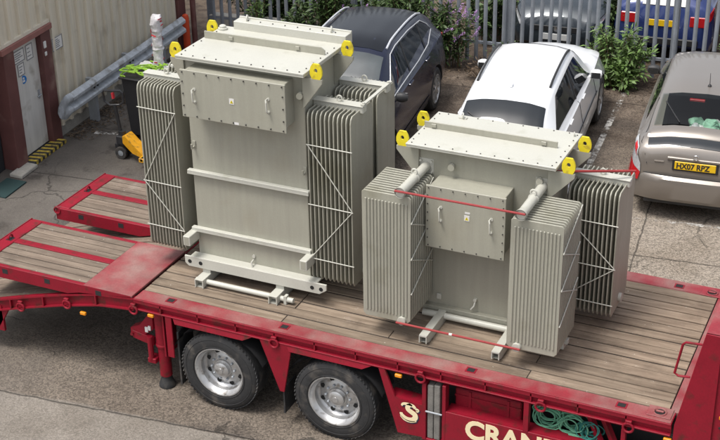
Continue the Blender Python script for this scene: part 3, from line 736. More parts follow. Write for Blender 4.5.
def radiator_y(root, x0, x1, n, y0, y1, z0, z1, px, zpipe, flutes, side):
    """bank of plates facing front on a round header that runs along Y from the tank"""
    th = .018; w_ = x1-x0
    h_ = MB(); h_.tube((px, y0-.05, zpipe), (px, y1+.06, zpipe), .045, 18); h_.lathe([(.054, 0), (.054, .02), (.045, .02)], (px, y0-.06, zpipe), (0, 1, 0), 18)
    hd = h_.build('radiator_header', M['tlit'], root)
    h_ = MB(); h_.tube((px, y0-.035, z0+.03), (px, y1+.06, z0+.03), .042, 18); h_.build('bottom_header', M['tlit'], hd)
    f_ = MB(); f_.box(px-.075, px+.075, y1+.045, y1+.062, zpipe-.075, zpipe+.075, .004)
    for dx in (-.055, .055):
        for dz in (-.055, .055): f_.lathe([(.013, 0), (.013, -.02), (0, -.02)], (px+dx, y1+.045, zpipe+dz), (0, 1, 0), 6)
    f_.build('pipe_flange', M['tlit'], hd)
    e = MB(); ye = (y0+y1)/2+.02; e.torus((px, ye, zpipe+.065), (0, 1, 0), .026, .010, 14, 6); e.torus((px, ye, zpipe), (0, 1, 0), .047, .006, 18, 6); e.build('lifting_eye', M['tlit'], hd)
    fm = fin_mesh_y(th, w_, z1-z0, 'radiator_fin')
    copies('radiator_fin', fm, hd, [(x0, y0+(y1-y0-th)*i/(n-1), z0) for i in range(n)])
    b = MB(); fw_ = (w_-.05)/flutes            # pressed flutes on the front plate
    for k in range(flutes):
        cx = x0+.025+(k+.5)*fw_
        b.prism([(cx-fw_*.30, y0+.001, z0+.07), (cx+fw_*.30, y0+.001, z0+.07), (cx+fw_*.30, y0+.001, z1-.075), (cx-fw_*.30, y0+.001, z1-.075)], (0, -.012, 0), .006)
    b.build('fluted_panel', M['fin'], hd)
    b = MB(); xs = x1+.006
    L = z1-z0
    for (u0, v0, u1, v1) in side: rod(b, (xs, y0+(y1-y0)*u0, z0+L*v0), (xs, y0+(y1-y0)*u1, z0+L*v1), .006)
    b.build('brace_rod', M['tlit'], hd); return hd

# ---- the tall transformer
B = thing('power_transformer', 'tall pale grey transformer on the left, wide cable box high on its front', 'transformer', (-.2, 1.1, H))
TX0, TX1, TY0, TY1, TZ0, TZ1 = -.88, .43, .72, 1.52, 1.26, 3.585
p = MB(); p.box(TX0, TX1, TY0, TY1, TZ0, TZ1, .006)
BK = p.build('tank', M['tpaint'], B)
for z in (2.355, 1.70):
    p = MB(); p.box(TX0-.04, TX1+.03, TY0-.05, TY0+.0, z-.022, z+.0, .003); p.box(TX0-.04, TX1+.03, TY0-.05, TY0-.042, z-.045, z-.022)
    p.build('stiffener', M['tlit'], BK)
for x in (TX0-.06, TX1-.02):
    p = MB(); p.box(x, x+.08, TY0-.20, TY0-.0, 1.55, 1.66, .005); p.mi = 1; p.box(x+.012, x+.068, TY0-.2015, TY0-.1995, 1.562, 1.648); p.build('jacking_bracket', [M['tlit'], M['tpaint']], BK)
p = MB(); p.prism([(-.99, .60, 1.30), (-.95, .60, 1.265), (.58, .60, 1.265), (.66, .60, 1.32), (.66, .60, 1.385), (-.99, .60, 1.385)], (0, .02, 0), .003)
p.box(-.93, .55, .62, .72, 1.365, 1.384, .003); p.box(-.95, .6, 1.45, 1.55, 1.265, 1.385)
BS = p.build('base_beam', M['tlit'], B)
for x in (-.93, -.80, .50, .60): p = MB(); p.lathe([(0, 0), (.022, 0), (.022, -.003), (0, -.003)], (x, .5995, 1.325), (0, 1, 0), 14); p.build('shackle_hole', M['hole'], BS)
for x in (-.745, .12):
    p = MB(); p.box(x-.05, x+.05, .45, 1.75, 1.205, 1.215, .002); p.box(x-.05, x-.04, .45, 1.75, 1.12, 1.205); p.box(x+.04, x+.05, .45, 1.75, 1.12, 1.205); p.box(x-.05, x+.05, .47, 1.7, 1.116, 1.128)
    for yy in (.62, 1.5): p.box(x-.045, x+.045, yy, yy+.1, 1.215, 1.265)
    p.build('skid', M['tlit'], B)
p = MB(); p.tube((-.82, .53, 1.165), (.32, .53, 1.165), .028, 14); p.box(.22, .25, .50, .56, 1.118, 1.21); p.build('tow_bar', M['tlit'], B)
p = MB(); p.path([(-.22, .70, 1.44), (-.22, .655, 1.43), (-.20, .64, 1.37), (-.235, .62, 1.33)], .010, 6); p.tube((-.22, .73, 1.475), (-.22, .705, 1.475), .018, 10); p.build('drain_cock', M['tlit'], BK)
# lid
LX0, LX1, LY0, LY1, LZ = -.90, .50, .58, 1.53, 3.62
p = MB(); p.box(LX0, LX1, LY0, LY1, LZ-.018, LZ, .003); LB = p.build('lid', M['tlit'], B)
p = MB(); p.box(LX0+.004, LX1-.004, LY0+.004, LY1-.004, LZ-.040, LZ-.019, .002); p.build('lid_flange', M['tlit'], LB)
bolts(LB, [(x, LY0+.035, LZ) for x in lin(LX0+.06, LX1-.06, 11)]+[(LX0+.04, y, LZ) for y in lin(.72, 1.48, 6)]+[(LX1-.04, y, LZ) for y in lin(.72, 1.48, 6)], (0, 0, 1), .010, .009)
p = MB(); p.prism([(LX0+.02, 1.12, LZ), (LX0+.02, 1.12, LZ+.075), (LX1-.08, 1.12, LZ+.075), (LX1-.04, 1.12, LZ+.045), (LX1-.04, 1.12, LZ)], (0, .014, 0), .002)
for x in (-.57, .17): p.box(x-.022, x+.022, 1.105, 1.12, LZ+.02, LZ+.055, .003)
p.build('lid_stiffener', M['tpaint'], LB)
p = MB(); p.box(LX0+.16, LX1+.02, 1.47, 1.60, LZ-.02, LZ+.085, .004); p.mi = 1; p.box(LX0+.16, LX1+.022, 1.595, 1.615, LZ-.02, LZ+.10, .003)
CV = p.build('bushing_cover', [M['tlit'], M['tlit']], LB)
bolts(CV, [(x, 1.53, LZ+.085) for x in lin(LX0+.30, LX1-.12, 8)], (0, 0, 1), .010, .009)
for x in (-.62, .33):
    q = MB(); q.torus((x, 1.545, LZ+.105), (1, .4, 0), .032, .009, 14, 6); q.build('lifting_eye', M['tlit'], CV)
p = MB(); p.lathe([(.05, 0), (.05, .018), (.035, .022), (.035, .04), (.02, .05), (0, .05)], (-.84, 1.42, LZ), (0, 0, 1), 12); p.build('filler_cap', M['tlit'], LB)
# cable box
CX0, CX1, CZ0, CZ1, CYF = -.80, .345, 3.03, 3.52, .50
p = MB(); p.box(CX0+.03, CX1-.03, CYF+.012, TY0, CZ0+.03, CZ1-.014, .004); CB = p.build('cable_box', M['tpaint'], B)
p = MB(); p.box(CX0, CX1, CYF-.012, CYF+.012, CZ0, CZ1, .003); CC = p.build('box_cover', M['tpaint'], CB)
bolts(CC, [(x, CYF-.012, z) for z in (CZ0+.022, CZ1-.022) for x in lin(CX0+.03, CX1-.03, 9)]+[(x, CYF-.012, z) for x in (CX0+.025, CX1-.025) for z in lin(CZ0+.12, CZ1-.12, 3)], (0, -1, 0), .010, .012)
warning(CC, -.235, CYF-.0125, 3.27, .026); handle(CC, -.645, CYF-.012, 3.27, .13); handle(CC, .165, CYF-.012, 3.29, .13)
m_ = MB(); m_.box(-.22, -.17, CYF-.0135, CYF-.0125, 3.035, 3.06); m_.build('rating_label', M['paper'], CC)
nozzle(BK, .39, TY0, 3.36, (.3, -1, 0)); jack_hook(BK, -.84, TY0, 2.62); jack_hook(BK, .41, TY0, 2.55)
for (y, x, sg, tx) in ((.70, LX0+.02, -1, TX0), (1.42, LX0+.02, -1, TX0), (.68, LX1-.01, 1, TX1), (1.37, LX1-.01, 1, TX1)): lug(BK, x, y, LZ+.02, sg, tx, 3.22)
zA = lambda px, y: 1.37+(y-243)/163*-1.85
RZ0, RZ1 = 1.37, 3.205
def bank_braces(x0, x1, zs, flip):
    out = []
    for i, z in enumerate(zs): out.append((x0-.01, z, x1+.01, z-.01))
    for i, (a, b) in enumerate(zip(zs, zs[1:])):
        if (i+flip) % 2 == 0: out.append((x1, a-.01, x0, b))
        else: out.append((x0, a, x1, b))
    return out
radiator_x(B, -1.465, -1.03, 12, .70, 1.18, RZ0, RZ1, bank_braces(-1.465, -1.03, (2.95, 2.13, 1.62), 0)[:4]+[(-1.465, 2.13, -1.03, 1.62)], 0, TX0, -1.50)
radiator_x(B, .46, .925, 11, .69, 1.19, RZ0, RZ1, bank_braces(.46, .925, (2.86, 2.22, 1.62), 1), 0, TX1, .96)
radiator_x(B, -1.465, -1.03, 12, 1.30, 1.74, RZ0, RZ1, [], 0, TX0, -1.50)
radiator_x(B, .46, .925, 11, 1.30, 1.74, RZ0, RZ1, [], 0, TX1, .96)
for x in (.95,):
    p = MB(); p.bar((x, .90, RZ1+.055), (x, 1.58, RZ1+.055), .035, .014); p.tube((x, .93, RZ1+.03), (x, .93, RZ1+.075), .016, 8); p.tube((x, 1.52, RZ1+.03), (x, 1.52, RZ1+.075), .016, 8); p.build('tie_bar', M['tlit'], B)
for i_, (a, b) in enumerate(((-1.36, 1.24), (-1.22, 1.22), (-1.10, 1.25))):
    p = MB(); p.lathe([(.03, 0), (.03, .02), (.015, .025), (.015, .05), (.024, .055), (.024, .07), (0, .07)], (a, b, RZ1), (.3, .2, 1), 10); p.build('vent_valve', M['tlit'], B)
# ---- the squat transformer
S = thing('power_transformer', 'lower pale grey transformer on the right, red rods tying its front radiators together', 'transformer', (2.2, 1.1, H))
SX0, SX1, SY0, SY1, SZ0, SZ1 = 1.53, 2.80, .93, 1.62, 1.23, 2.955
p = MB(); p.box(SX0, SX1, SY0, SY1, SZ0, SZ1, .006); SK_ = p.build('tank', M['tpaint'], S)
p = MB(); p.box(SX0-.02, SX1+.02, SY0-.06, SY0, 1.235, 1.25, .002); p.box(SX0-.02, SX1+.02, SY0-.06, SY0-.05, 1.20, 1.235); p.build('base_flange', M['tpaint'], S)
for x in (1.81, 2.545):
    p = MB(); p.box(x-.04, x+.04, .34, 1.85, 1.205, 1.222, .002); p.box(x-.04, x-.03, .34, 1.85, 1.14, 1.205); p.box(x+.03, x+.04, .34, 1.85, 1.14, 1.205)
    p.prism([(x-.038, .36, 1.14), (x-.038, .42, 1.116), (x-.038, 1.8, 1.116), (x-.038, 1.85, 1.14)], (.076, 0, 0)); p.build('skid', M['tlit'], S)
p = MB(); p.tube((1.62, .82, 1.19), (2.95, .82, 1.19), .034, 14); p.build('tow_bar', M['tlit'], S)
p = MB(); p.box(3.03, 3.09, .74, .84, 1.15, 1.29, .004); p.box(3.06, 3.12, .76, .82, 1.20, 1.25, .004); p.build('jacking_bracket', M['tlit'], S)
for x, z in ((1.75, 1.34), ):
    p = MB(); p.box(x-.025, x+.025, SY0-.02, SY0, z-.03, z+.03, .004); p.build('earth_pad', M['tlit'], SK_)
p = MB(); p.tube((2.13, SY0-.03, 1.385), (2.13, SY0, 1.385), .018, 10); p.path([(2.13, SY0-.02, 1.36), (2.13, SY0-.05, 1.33), (2.10, SY0-.055, 1.29)], .010, 6); p.build('drain_cock', M['tlit'], SK_)
MX0, MX1, MY0, MY1, MZ = 1.43, 2.90, .815, 1.66, 2.985
p = MB(); p.box(MX0, MX1, MY0, MY1, MZ-.016, MZ, .003); LS = p.build('lid', M['tlit'], S)
p = MB(); p.box(MX0+.004, MX1-.004, MY0+.004, MY1-.004, MZ-.036, MZ-.017, .002); p.build('lid_flange', M['tlit'], LS)
bolts(LS, [(x, MY0+.035, MZ) for x in lin(MX0+.05, MX1-.05, 11)]+[(MX0+.035, y, MZ) for y in lin(.93, 1.60, 6)]+[(MX1-.035, y, MZ) for y in lin(.93, 1.60, 6)]+[(x, MY1-.035, MZ) for x in lin(MX0+.12, MX1-.12, 9)], (0, 0, 1), .009, .008)
p = MB(); p.box(MX0+.02, MX1-.12, 1.24, 1.252, MZ, MZ+.065, .003)
for x in (1.55, 2.65): p.box(x-.025, x+.025, 1.225, 1.24, MZ+.015, MZ+.05, .003)
p.build('lid_stiffener', M['tpaint'], LS)
q = MB(); q.torus((1.72, 1.58, MZ+.03), (1, .4, 0), .026, .009, 12, 6); q.box(1.68, 1.76, 1.56, 1.60, MZ, MZ+.012); q.build('lifting_eye', M['tlit'], LS)
q = MB(); q.torus((2.84, 1.58, MZ+.02), (1, .4, 0), .018, .006, 12, 6); q.build('lifting_eye', M['tlit'], LS)
for (y, x, sg, tx) in ((.90, MX0+.02, -1, SX0), (1.42, MX0+.02, -1, SX0), (.90, MX1-.0, 1, SX1), (1.42, MX1-.0, 1, SX1)): lug(SK_, x, y, MZ+.02, sg, tx, 2.60)
nozzle(SK_, 1.86, SY0, 2.78, (.2, -1, .1)); nozzle(SK_, 2.72, SY0, 2.79, (.2, -1, .1))
KX0, KX1, KZ0, KZ1, KYF = 1.705, 2.495, 2.03, 2.675, .66
p = MB(); p.box(KX0+.03, KX1-.02, KYF+.012, SY0, KZ0+.03, KZ1-.010, .004); KB = p.build('cable_box', M['tpaint'], S)
p = MB(); p.box(KX0, KX1, KYF-.012, KYF+.012, KZ0, KZ1, .003); KC = p.build('box_cover', M['tpaint'], KB)
bolts(KC, [(x, KYF-.012, z) for z in (KZ0+.022, KZ1-.022) for x in lin(KX0+.03, KX1-.03, 7)]+[(x, KYF-.012, z) for x in (KX0+.022, KX1-.022) for z in lin(KZ0+.10, KZ1-.10, 6)], (0, -1, 0), .008, .010)
warning(KC, 2.12, KYF-.0125, 2.405, .026); handle(KC, 1.86, KYF-.012, 2.40, .14); handle(KC, 2.36, KYF-.012, 2.37, .14)
m_ = MB(); m_.box(2.10, 2.15, KYF-.0145, KYF-.0125, 2.45, 2.468); m_.build('rating_label', M['paper'], KC)
zz = [(0, .80, 1, .98), (0, .52, 1, .70), (0, .24, 1, .42), (0, .80, 1, .60), (0, .52, 1, .32)]
radiator_y(S, 1.19, 1.685, 12, .335, .88, 1.325, 2.675, 1.60, 2.735, 13, zz)
radiator_y(S, 2.65, 3.14, 12, .335, .88, 1.315, 2.665, 2.755, 2.735, 13, zz)
radiator_x(S, 2.90, 3.39, 12, 1.28, 1.87, 1.265, 2.60, bank_braces(2.90, 3.39, (2.28, 1.82, 1.42), 1), 0, SX1, 3.42)
p = MB(); p.tube((1.555, .265, 2.755), (2.80, .265, 2.755), .011, 8); p.build('tie_rod', M['redrod'], S)
p = MB(); p.tube((1.555, .285, 1.345), (2.80, .285, 1.345), .011, 8); p.mi = 1; p.tube((2.10, .285, 1.345), (2.13, .285, 1.345), .0125, 8); p.build('tie_rod', [M['redrod'], M['paper']], S)
p = MB(); p.tube((2.72, 1.10, 2.80), (3.44, 1.62, 2.71), .013, 8); p.build('tie_rod', M['redrod'], S)

# ================================================================== WAREHOUSE WALL
WH = -.09                                             # lean of the wall line
def wx(y, off=0): return -6.1+off+WH*(y-5.2)
def wp(y, z, off=0): return Vector((wx(y, off), y, z))
BL = thing('warehouse', 'cream corrugated metal warehouse with a dark red door frame', 'building', (-6.1, 5.2, 0))
DY0, DY1, DZ = 4.27, 4.97, 1.76
def clad(y0, y1, z0, z1, mb):
    pts = []; y = y0; pit = .255
    k0 = math.floor(y0/pit)
    prof = [(0, 0), (.17, 0), (.182, .05), (.232, .05), (.244, 0)]
    k = k0; ys = []
    while k*pit < y1+pit:
        for d, o in prof:
            yy = k*pit+d
            if y0 <= yy <= y1: ys.append((yy, o))
        k += 1
    ys = [(y0, 0)]+ys+[(y1, 0)]
    zs = [z0, (z0+z1)/2, z1]
    mb.grid([[wp(a, z, o) for z in zs] for a, o in ys])
m_ = MB(); clad(5.22, 9.45, .20, 5.2, m_); clad(3.2, 5.22, DZ+.11, 5.2, m_); m_.build('cladding', M['clad'], BL, ang=20, norm=False)
m_ = MB(); m_.prism([wp(5.2, 0, -.02), wp(9.45, 0, -.02), wp(9.45, .22, -.02), wp(5.2, .22, -.02)], (-.1, 0, 0)); m_.build('plinth', M['concrete_block'], BL)
m_ = MB(); m_.prism([wp(3.0, 0, -.3), wp(9.5, 0, -.3), wp(9.5, 5.2, -.3), wp(3.0, 5.2, -.3)], (-6, -.5, 0)); m_.build('inner_wall', M['interior'], BL)
def wbox(mb, y0, y1, z0, z1, o0, o1, bev=.004):
    mb.prism([wp(y0, z0, o0), wp(y1, z0, o0), wp(y1, z0, o1), wp(y0, z0, o1)], (0, 0, z1-z0), bev)
m_ = MB(); wbox(m_, 4.00, 4.26, 0, DZ+.02, -.20, .06); FR_ = m_.build('door_post', M['oxide'], BL)
m_ = MB(); wbox(m_, 4.985, 5.235, 0, DZ-.02, -.22, .045); m_.build('door_post', M['oxide'], BL)
m_ = MB(); wbox(m_, 3.95, 5.25, DZ+.005, DZ+.085, -.1, .085); wbox(m_, 4.26, 4.985, DZ-.02, DZ+.004, -.2, .02); m_.build('lintel', M['oxide_faded'], BL)
m_ = MB(); wbox(m_, 3.95, 5.25, DZ+.085, DZ+.14, -.1, .048); m_.build('flashing', M['clad'], BL)
m_ = MB(); wbox(m_, DY0-.005, DY1+.01, .06, DZ-.025, -.10, -.05); DR = m_.build('door', M['door'], BL)
m_ = MB(); wbox(m_, 4.86, 4.90, .78, .92, -.05, -.035); m_.path([wp(4.88, .85, -.03), wp(4.88, .85, .0), wp(4.78, .85, .0)], .009, 6); m_.build('door_handle', M['galv'], DR)
m_ = MB(); wbox(m_, 5.02, 5.08, 1.52, 1.62, .045, .065); wbox(m_, 5.03, 5.08, 1.40, 1.46, .045, .06); m_.build('keypad', M['paper'], BL)
m_ = MB(); wbox(m_, 3.0, 3.98, 0, DZ+.05, -.28, -.18); m_.build('dark_doorway_panel', M['interior'], BL)  # dark panel painted as the shade inside the open doorway
m_ = MB(); wbox(m_, 9.18, 9.44, 0, 5.2, -.15, .10); m_.build('corner_column', M['oxide'], BL)
m_ = MB(); m_.tube(wp(9.46, 0, .24), wp(9.46, 5, .24), .05, 12); m_.build('drainpipe', M['oxide'], BL)
# orange bollard guarding the corner
t = thing('bollard', 'orange bollard standing at the corner of the warehouse beside the fence', 'bollard', wp(9.2, 0, .2))
m_ = MB(); c = wp(9.22, 0, .20); m_.lathe([(.062, 0), (.062, .66), (.05, .71), (.02, .73), (0, .73)], c, (0, 0, 1), 18); m_.build('post', M['orange'], t)
m_ = MB(); m_.lathe([(.12, 0), (.12, .02), (.085, .03)], c, (0, 0, 1), 18); m_.build('base_plate', M['galv'], t)
# hazard-striped threshold
t = thing('threshold_step', 'low door step painted in worn yellow and black hazard stripes', 'step', wp(4.6, 0, .2))
m_ = MB(); wbox(m_, 4.22, 5.13, 0, .055, -.05, .17, .006); m_.build('step_slab', M['black'], t)
m_ = MB()
for k in range(8):
    y = 4.25+k*.112; m_.prism([wp(y, .056, -.02), wp(y+.056, .056, -.02), wp(y+.10, .056, .168), wp(y+.044, .056, .168)], (0, 0, .002))
    m_.prism([wp(y+.044, .004, .171), wp(y+.10, .004, .171), wp(y+.10, .054, .171), wp(y+.044, .054, .171)], (.002, 0, 0))
m_.build('hazard_stripes', mat('hazard_yellow', (.50, .36, .05), .7, var=.3, scale=14, dirt=(.09, .08, .06), dirt_amt=.5, dirt_scale=18), t)
m_ = MB(); wbox(m_, 3.80, 4.23, 0, .055, .02, .24, .01); tag(m_.build('concrete_block', M['concrete_block'], None), 'pale concrete kerb block at the foot of the left door post', 'kerb block')
m_ = MB(); wbox(m_, 3.2, 3.74, 0, .02, .02, .36, .004); tag(m_.build('door_mat', mat('teal_mat', (.012, .035, .035), .9), None), 'dark teal mat lying on the ground left of the door post', 'mat')
# notices
def notice(y0, y1, z0, z1, off, label, lines, pic=False):
    t = thing('notice', label, 'sign', wp((y0+y1)/2, z0, off), 'notices by the door')
    m_ = MB(); wbox(m_, y0, y1, z0, z1, off, off+.006, .001); m_.build('board', M['paper'], t)
    m_ = MB(); b_ = .012
    for a in ((y0, y1, z0, z0+b_), (y0, y1, z1-b_, z1), (y0, y0+b_, z0+b_, z1-b_), (y1-b_, y1, z0+b_, z1-b_)): wbox(m_, *a, off+.006, off+.009, 0)
    m_.build('border', M['ink'], t)
    m_ = MB(); n = lines
    for k in range(n):
        z = z1-.03-(z1-z0-.06)*(k+.5)/n; e = random.uniform(.55, .95); wbox(m_, y0+.03, y0+.03+(y1-y0-.06)*e, z-.008, z+.005, off+.0062, off+.008, 0)
    m_.build('print', M['ink'], t)
notice(4.37, 4.64, 1.475, 1.66, -.049, 'larger white framed notice on the pale door, upper left of the two framed sheets there', 4)
notice(4.44, 4.60, 1.27, 1.455, -.049, 'small white framed notice on the door just above the blue disc', 3)
notice(4.69, 4.86, 1.43, 1.66, -.049, 'grey sheet on the right half of the door, nearest the dark gap', 3)
notice(5.255, 5.53, 1.38, 1.58, .04, 'white notice on the cladding to the right of the red door frame', 5)
t = thing('mandatory_sign', 'round blue safety disc on the pale warehouse door', 'sign', wp(4.55, 1.13, -.04))
m_ = MB(); m_.lathe([(0, 0), (.062, 0), (.062, .005), (0, .005)], wp(4.55, 1.195, -.05), (1, -WH*-1, 0), 24); m_.build('disc', M['bluesign'], t)
m_ = MB(); c = wp(4.55, 1.195, -.0445); m_.lathe([(0, 0), (.018, 0), (.018, .002), (0, .002)], c+Vector((0, 0, .02)), (1, 0, 0), 14); m_.box(c.x, c.x+.002, c.y-.026, c.y+.026, c.z-.035, c.z-.005); m_.build('symbol', M['paper'], t)
# crash barrier
t = thing('crash_barrier', 'galvanised corrugated crash barrier running along the warehouse wall', 'barrier', wp(7, 0, .25))
prof = [(.0, .16), (.015, .155), (.06, .12), (.075, .105), (.075, .065), (.06, .045), (.0, .015), (.0, -.015), (.06, -.045), (.075, -.065), (.075, -.105), (.06, -.12), (.015, -.155), (0, -.16)]
m_ = MB(); rows = []
for y in (5.28, 5.4, 6, 7, 8, 9.05): rows.append([wp(y, .58+b, .22+a) for a, b in prof])
m_.grid(rows); m_.grid([[p+Vector((-.006, 0, 0)) for p in r] for r in rows]); m_.build('beam', M['barrier'], t, ang=22)
m_ = MB()
for dx in (0, -.006):
    rows = []
    for k in range(13):
        u = k/12; y = 5.30-.40*u; hf = 1.0+.12*math.sin(math.pi*min(u*1.4, 1)); hf *= math.sqrt(max(1-max(0, (u-.45)/.55)**2, .0004)); dp = max(0, 1-u*2.2)
        rows.append([wp(y, .58+b*hf, .215+dx+a*dp+.03*(1-dp)) for a, b in prof])
    m_.grid(rows)
m_.build('fishtail_end', M['barrier'], t)
for y in (6.05, 7.2, 8.35): m_ = MB(); wbox(m_, y-.035, y+.035, 0, .70, .06, .215, 0); m_.build('barrier_post', M['galv'], t)
for y in (6.0, 6.1, 7.15, 7.25): m_ = MB(); m_.lathe([(.02, 0), (.02, .01), (0, .012)], wp(y, .58, .222), (1, 0, 0), 8); m_.build('bolt', M['bolt'], t)

# ================================================================== PALISADE FENCE
FA, FB = Vector((-6.35, 10.18, 0)), Vector((7.0, 11.58, 0)); fd = (FB-FA).normalized(); fn = Vector((fd.y, -fd.x, 0))
t = thing('palisade_fence', 'galvanised steel palisade fence closing off the far side of the yard', 'fence', FA)
m_ = MB(); w_ = .068
pp = [(-w_/2, .004), (-w_/2+.016, -.010), (-.012, -.010), (-.004, -.016), (.004, -.016), (.012, -.010), (w_/2-.016, -.010), (w_/2, .004), (w_/2, .007), (-w_/2, .007)]
ang_f = math.atan2(fd.y, fd.x)
def pale_mesh():
    m_ = MB(); m_.prism([(a, b, .06) for a, b in pp], (0, 0, 2.0)); m_.prism([(-w_/2+.003, -.004, 2.06), (w_/2-.003, -.004, 2.06), (w_/2-.003, -.004, 2.12), (.018, -.004, 2.28), (0, -.004, 2.2), (-.018, -.004, 2.28), (-w_/2+.003, -.004, 2.12)], (0, .004, 0))
    return m_.mesh('pale', M['pale'])
pm = pale_mesh(); L = (FB-FA).length; n = int(L/.157)
rnd = random.Random(4)
for i in range(n):
    o, = copies('pale', pm, t, [FA+fd*(i*.157+.1)+fn*.03]); o.rotation_euler = (rnd.uniform(-.006, .006), rnd.uniform(-.008, .008), ang_f)
for z in (.38, 1.9):
    m_ = MB(); m_.bar(FA+Vector((0, 0, z)), FB+Vector((0, 0, z)), .045, .045); m_.build('fence_rail', M['pale'], t)
for k in range(6):
    c = FA+fd*(k*2.75)-fn*.05; m_ = MB(); m_.bar(c, c+Vector((0, 0, 2.15)), .06, .11, 0, fd); m_.build('fence_post', M['pale'], t)
m_ = MB(); m_.prism([FA+fd*.0+fn*.02, FA+fd*1.9+fn*.02, FA+fd*1.9-fn*.16, FA-fn*.16], (0, 0, .42), .01); tag(m_.build('dwarf_wall', M['concrete_block'], None), 'low grey concrete block wall at the foot of the fence by the orange bollard', 'wall')

# ================================================================== CARS
def pchip(xs, ys):
    xs = np.array(xs, float); ys = np.array(ys, float); h_ = np.diff(xs); d = np.diff(ys)/h_; m_ = np.zeros(len(xs))
    for i in range(1, len(xs)-1):
        if d[i-1]*d[i] > 0: w1, w2 = 2*h_[i]+h_[i-1], h_[i]+2*h_[i-1]; m_[i] = (w1+w2)/(w1/d[i-1]+w2/d[i])
    m_[0], m_[-1] = d[0], d[-1]
    def f(x):
        i = int(np.clip(np.searchsorted(xs, x)-1, 0, len(h_)-1)); t_ = (x-xs[i])/h_[i]
        return float((2*t_**3-3*t_**2+1)*ys[i]+(t_**3-2*t_**2+t_)*h_[i]*m_[i]+(-2*t_**3+3*t_**2)*ys[i+1]+(t_**3-t_**2)*h_[i]*m_[i+1])
    return f
class Car:
    """lofted body; y runs from the tail (0) to the nose"""
    def __init__(s, st):
        ys = [a[0] for a in st]; s.L = ys[-1]; s.ys = ys
        s.f = [pchip(ys, [a[k] for a in st]) for k in range(1, 8)]
    def sec(s, y):
        zb, hw, zm, zt, hb, zr, wr = [f(y) for f in s.f]; cr = .045
        P_ = [(hw*.78, zb), (hw*.95, zb+.01), (hw, zb+.14), (hw+.008, zm), (hb+.004, zt-.05), (hb, zt), (hb-.035, zt+.025 if zr > zt+.06 else min(zt+.012, zr)), (wr+.02, zr-.055 if zr > zt+.12 else zr-.012), (wr-.035, zr-.012), (wr*.55, zr+cr*.7), (0, zr+cr)]
        return P_
    def pt(s, y, q, side):
        P_ = s.sec(y); i = min(int(q), len(P_)-2); t_ = q-i; a, b = P_[i], P_[i+1]
        return Vector((side*(a[0]+(b[0]-a[0])*t_), y, a[1]+(b[1]-a[1])*t_))
    def ptn(s, y, q, side, off):
        e = .02; p = s.pt(y, q, side); du = s.pt(min(y+e, s.L), q, side)-s.pt(max(y-e, 0), q, side); dv = s.pt(y, min(q+.05, 9.99), side)-s.pt(y, max(q-.05, 0), side)
        n_ = du.cross(dv).normalized()
        c = Vector((0, y, .6))
        if n_.dot(p-c) < 0: n_ = -n_
        return p+n_*off
    def body(s, name, mt, parent, arches=(), ra=.35, cav=None):
        m_ = MB(); rings = []
        ys = sorted(set([round(s.L*i/46, 4) for i in range(47)]+[round(y, 4) for y in s.ys]))
        for y in ys:
            P_ = s.sec(y); loop = [Vector((x, y, z)) for x, z in P_]+[Vector((-x, y, z)) for x, z in reversed(P_[:-1])]
            rings.append([m_.bm.verts.new(v) for v in loop])
        n = len(rings[0])
        for A, B_ in zip(rings, rings[1:]):
            for k in range(n): m_.bm.faces.new((A[k], A[(k+1) % n], B_[(k+1) % n], B_[k]))
        m_.bm.faces.new(list(reversed(rings[0]))); m_.bm.faces.new(rings[-1])
        me = m_.mesh(name, [mt, M['interior']], None, 40)
        o = link(name, me, parent)
        cut = MB()
        for y in arches:
            for sd_ in (-1, 1): cut.tube((sd_*.55, y, ra), (sd_*1.3, y, ra), ra*1.12, 28)
        cm = cut.mesh('cut', [M['interior'], M['interior']]); cms = [cm]
        if cav: c2 = MB(); c2.prism(*cav); cms.append(c2.mesh('cut', [M['interior'], M['interior']]))
        for q in cms:
            q.polygons.foreach_set('material_index', [1]*len(q.polygons))
            co = link('cut', q, parent); md = o.modifiers.new('b', 'BOOLEAN'); md.object = co; md.operation = 'DIFFERENCE'; md.solver = 'EXACT'
            dg = bpy.context.evaluated_depsgraph_get(); nm = bpy.data.meshes.new_from_object(o.evaluated_get(dg)); o.modifiers.clear(); o.data = nm; nm.name = name
            bpy.data.objects.remove(co)
        o.data.set_sharp_from_angle(angle=R(40))
        return o
    def patch(s, name, mt, parent, side, corners, off=.005, nu=10, nv=6, mirror=False):
        """corners: (y,q) at low-rear, low-front, high-front, high-rear"""
        m_ = MB()
        def row(sd_):
            out = []
            for j in range(nv+1):
                v = j/nv; r = []
                for i in range(nu+1):
                    u = i/nu; c = corners
                    y = (c[0][0]*(1-u)+c[1][0]*u)*(1-v)+(c[3][0]*(1-u)+c[2][0]*u)*v; q = (c[0][1]*(1-u)+c[1][1]*u)*(1-v)+(c[3][1]*(1-u)+c[2][1]*u)*v
                    r.append(s.ptn(y, q, sd_, off))
                out.append(r)
            return out
        m_.grid(row(side)); m_.outward()
        return m_.build(name, mt, parent, norm=False)
    def screen(s, name, mt, parent, y0, y1, q0, off=.006, n=8, ny=10, q1=None):
        """glass across the car between y0 and y1, from section parameter q0 on one side to the other"""
        m_ = MB(); rows = []
        for j in range(ny+1):
            t_ = j/ny; y = y0+(y1-y0)*t_; qq = q0 if q1 is None else q0+(q1-q0)*t_
            qs = [qq+(9.999-qq)*k/n for k in range(n+1)]
            rows.append([s.ptn(y, q, -1, off) for q in qs]+[s.ptn(y, q, 1, off) for q in reversed(qs[:-1])])
        m_.grid(rows); m_.outward(); return m_.build(name, mt, parent, norm=False)
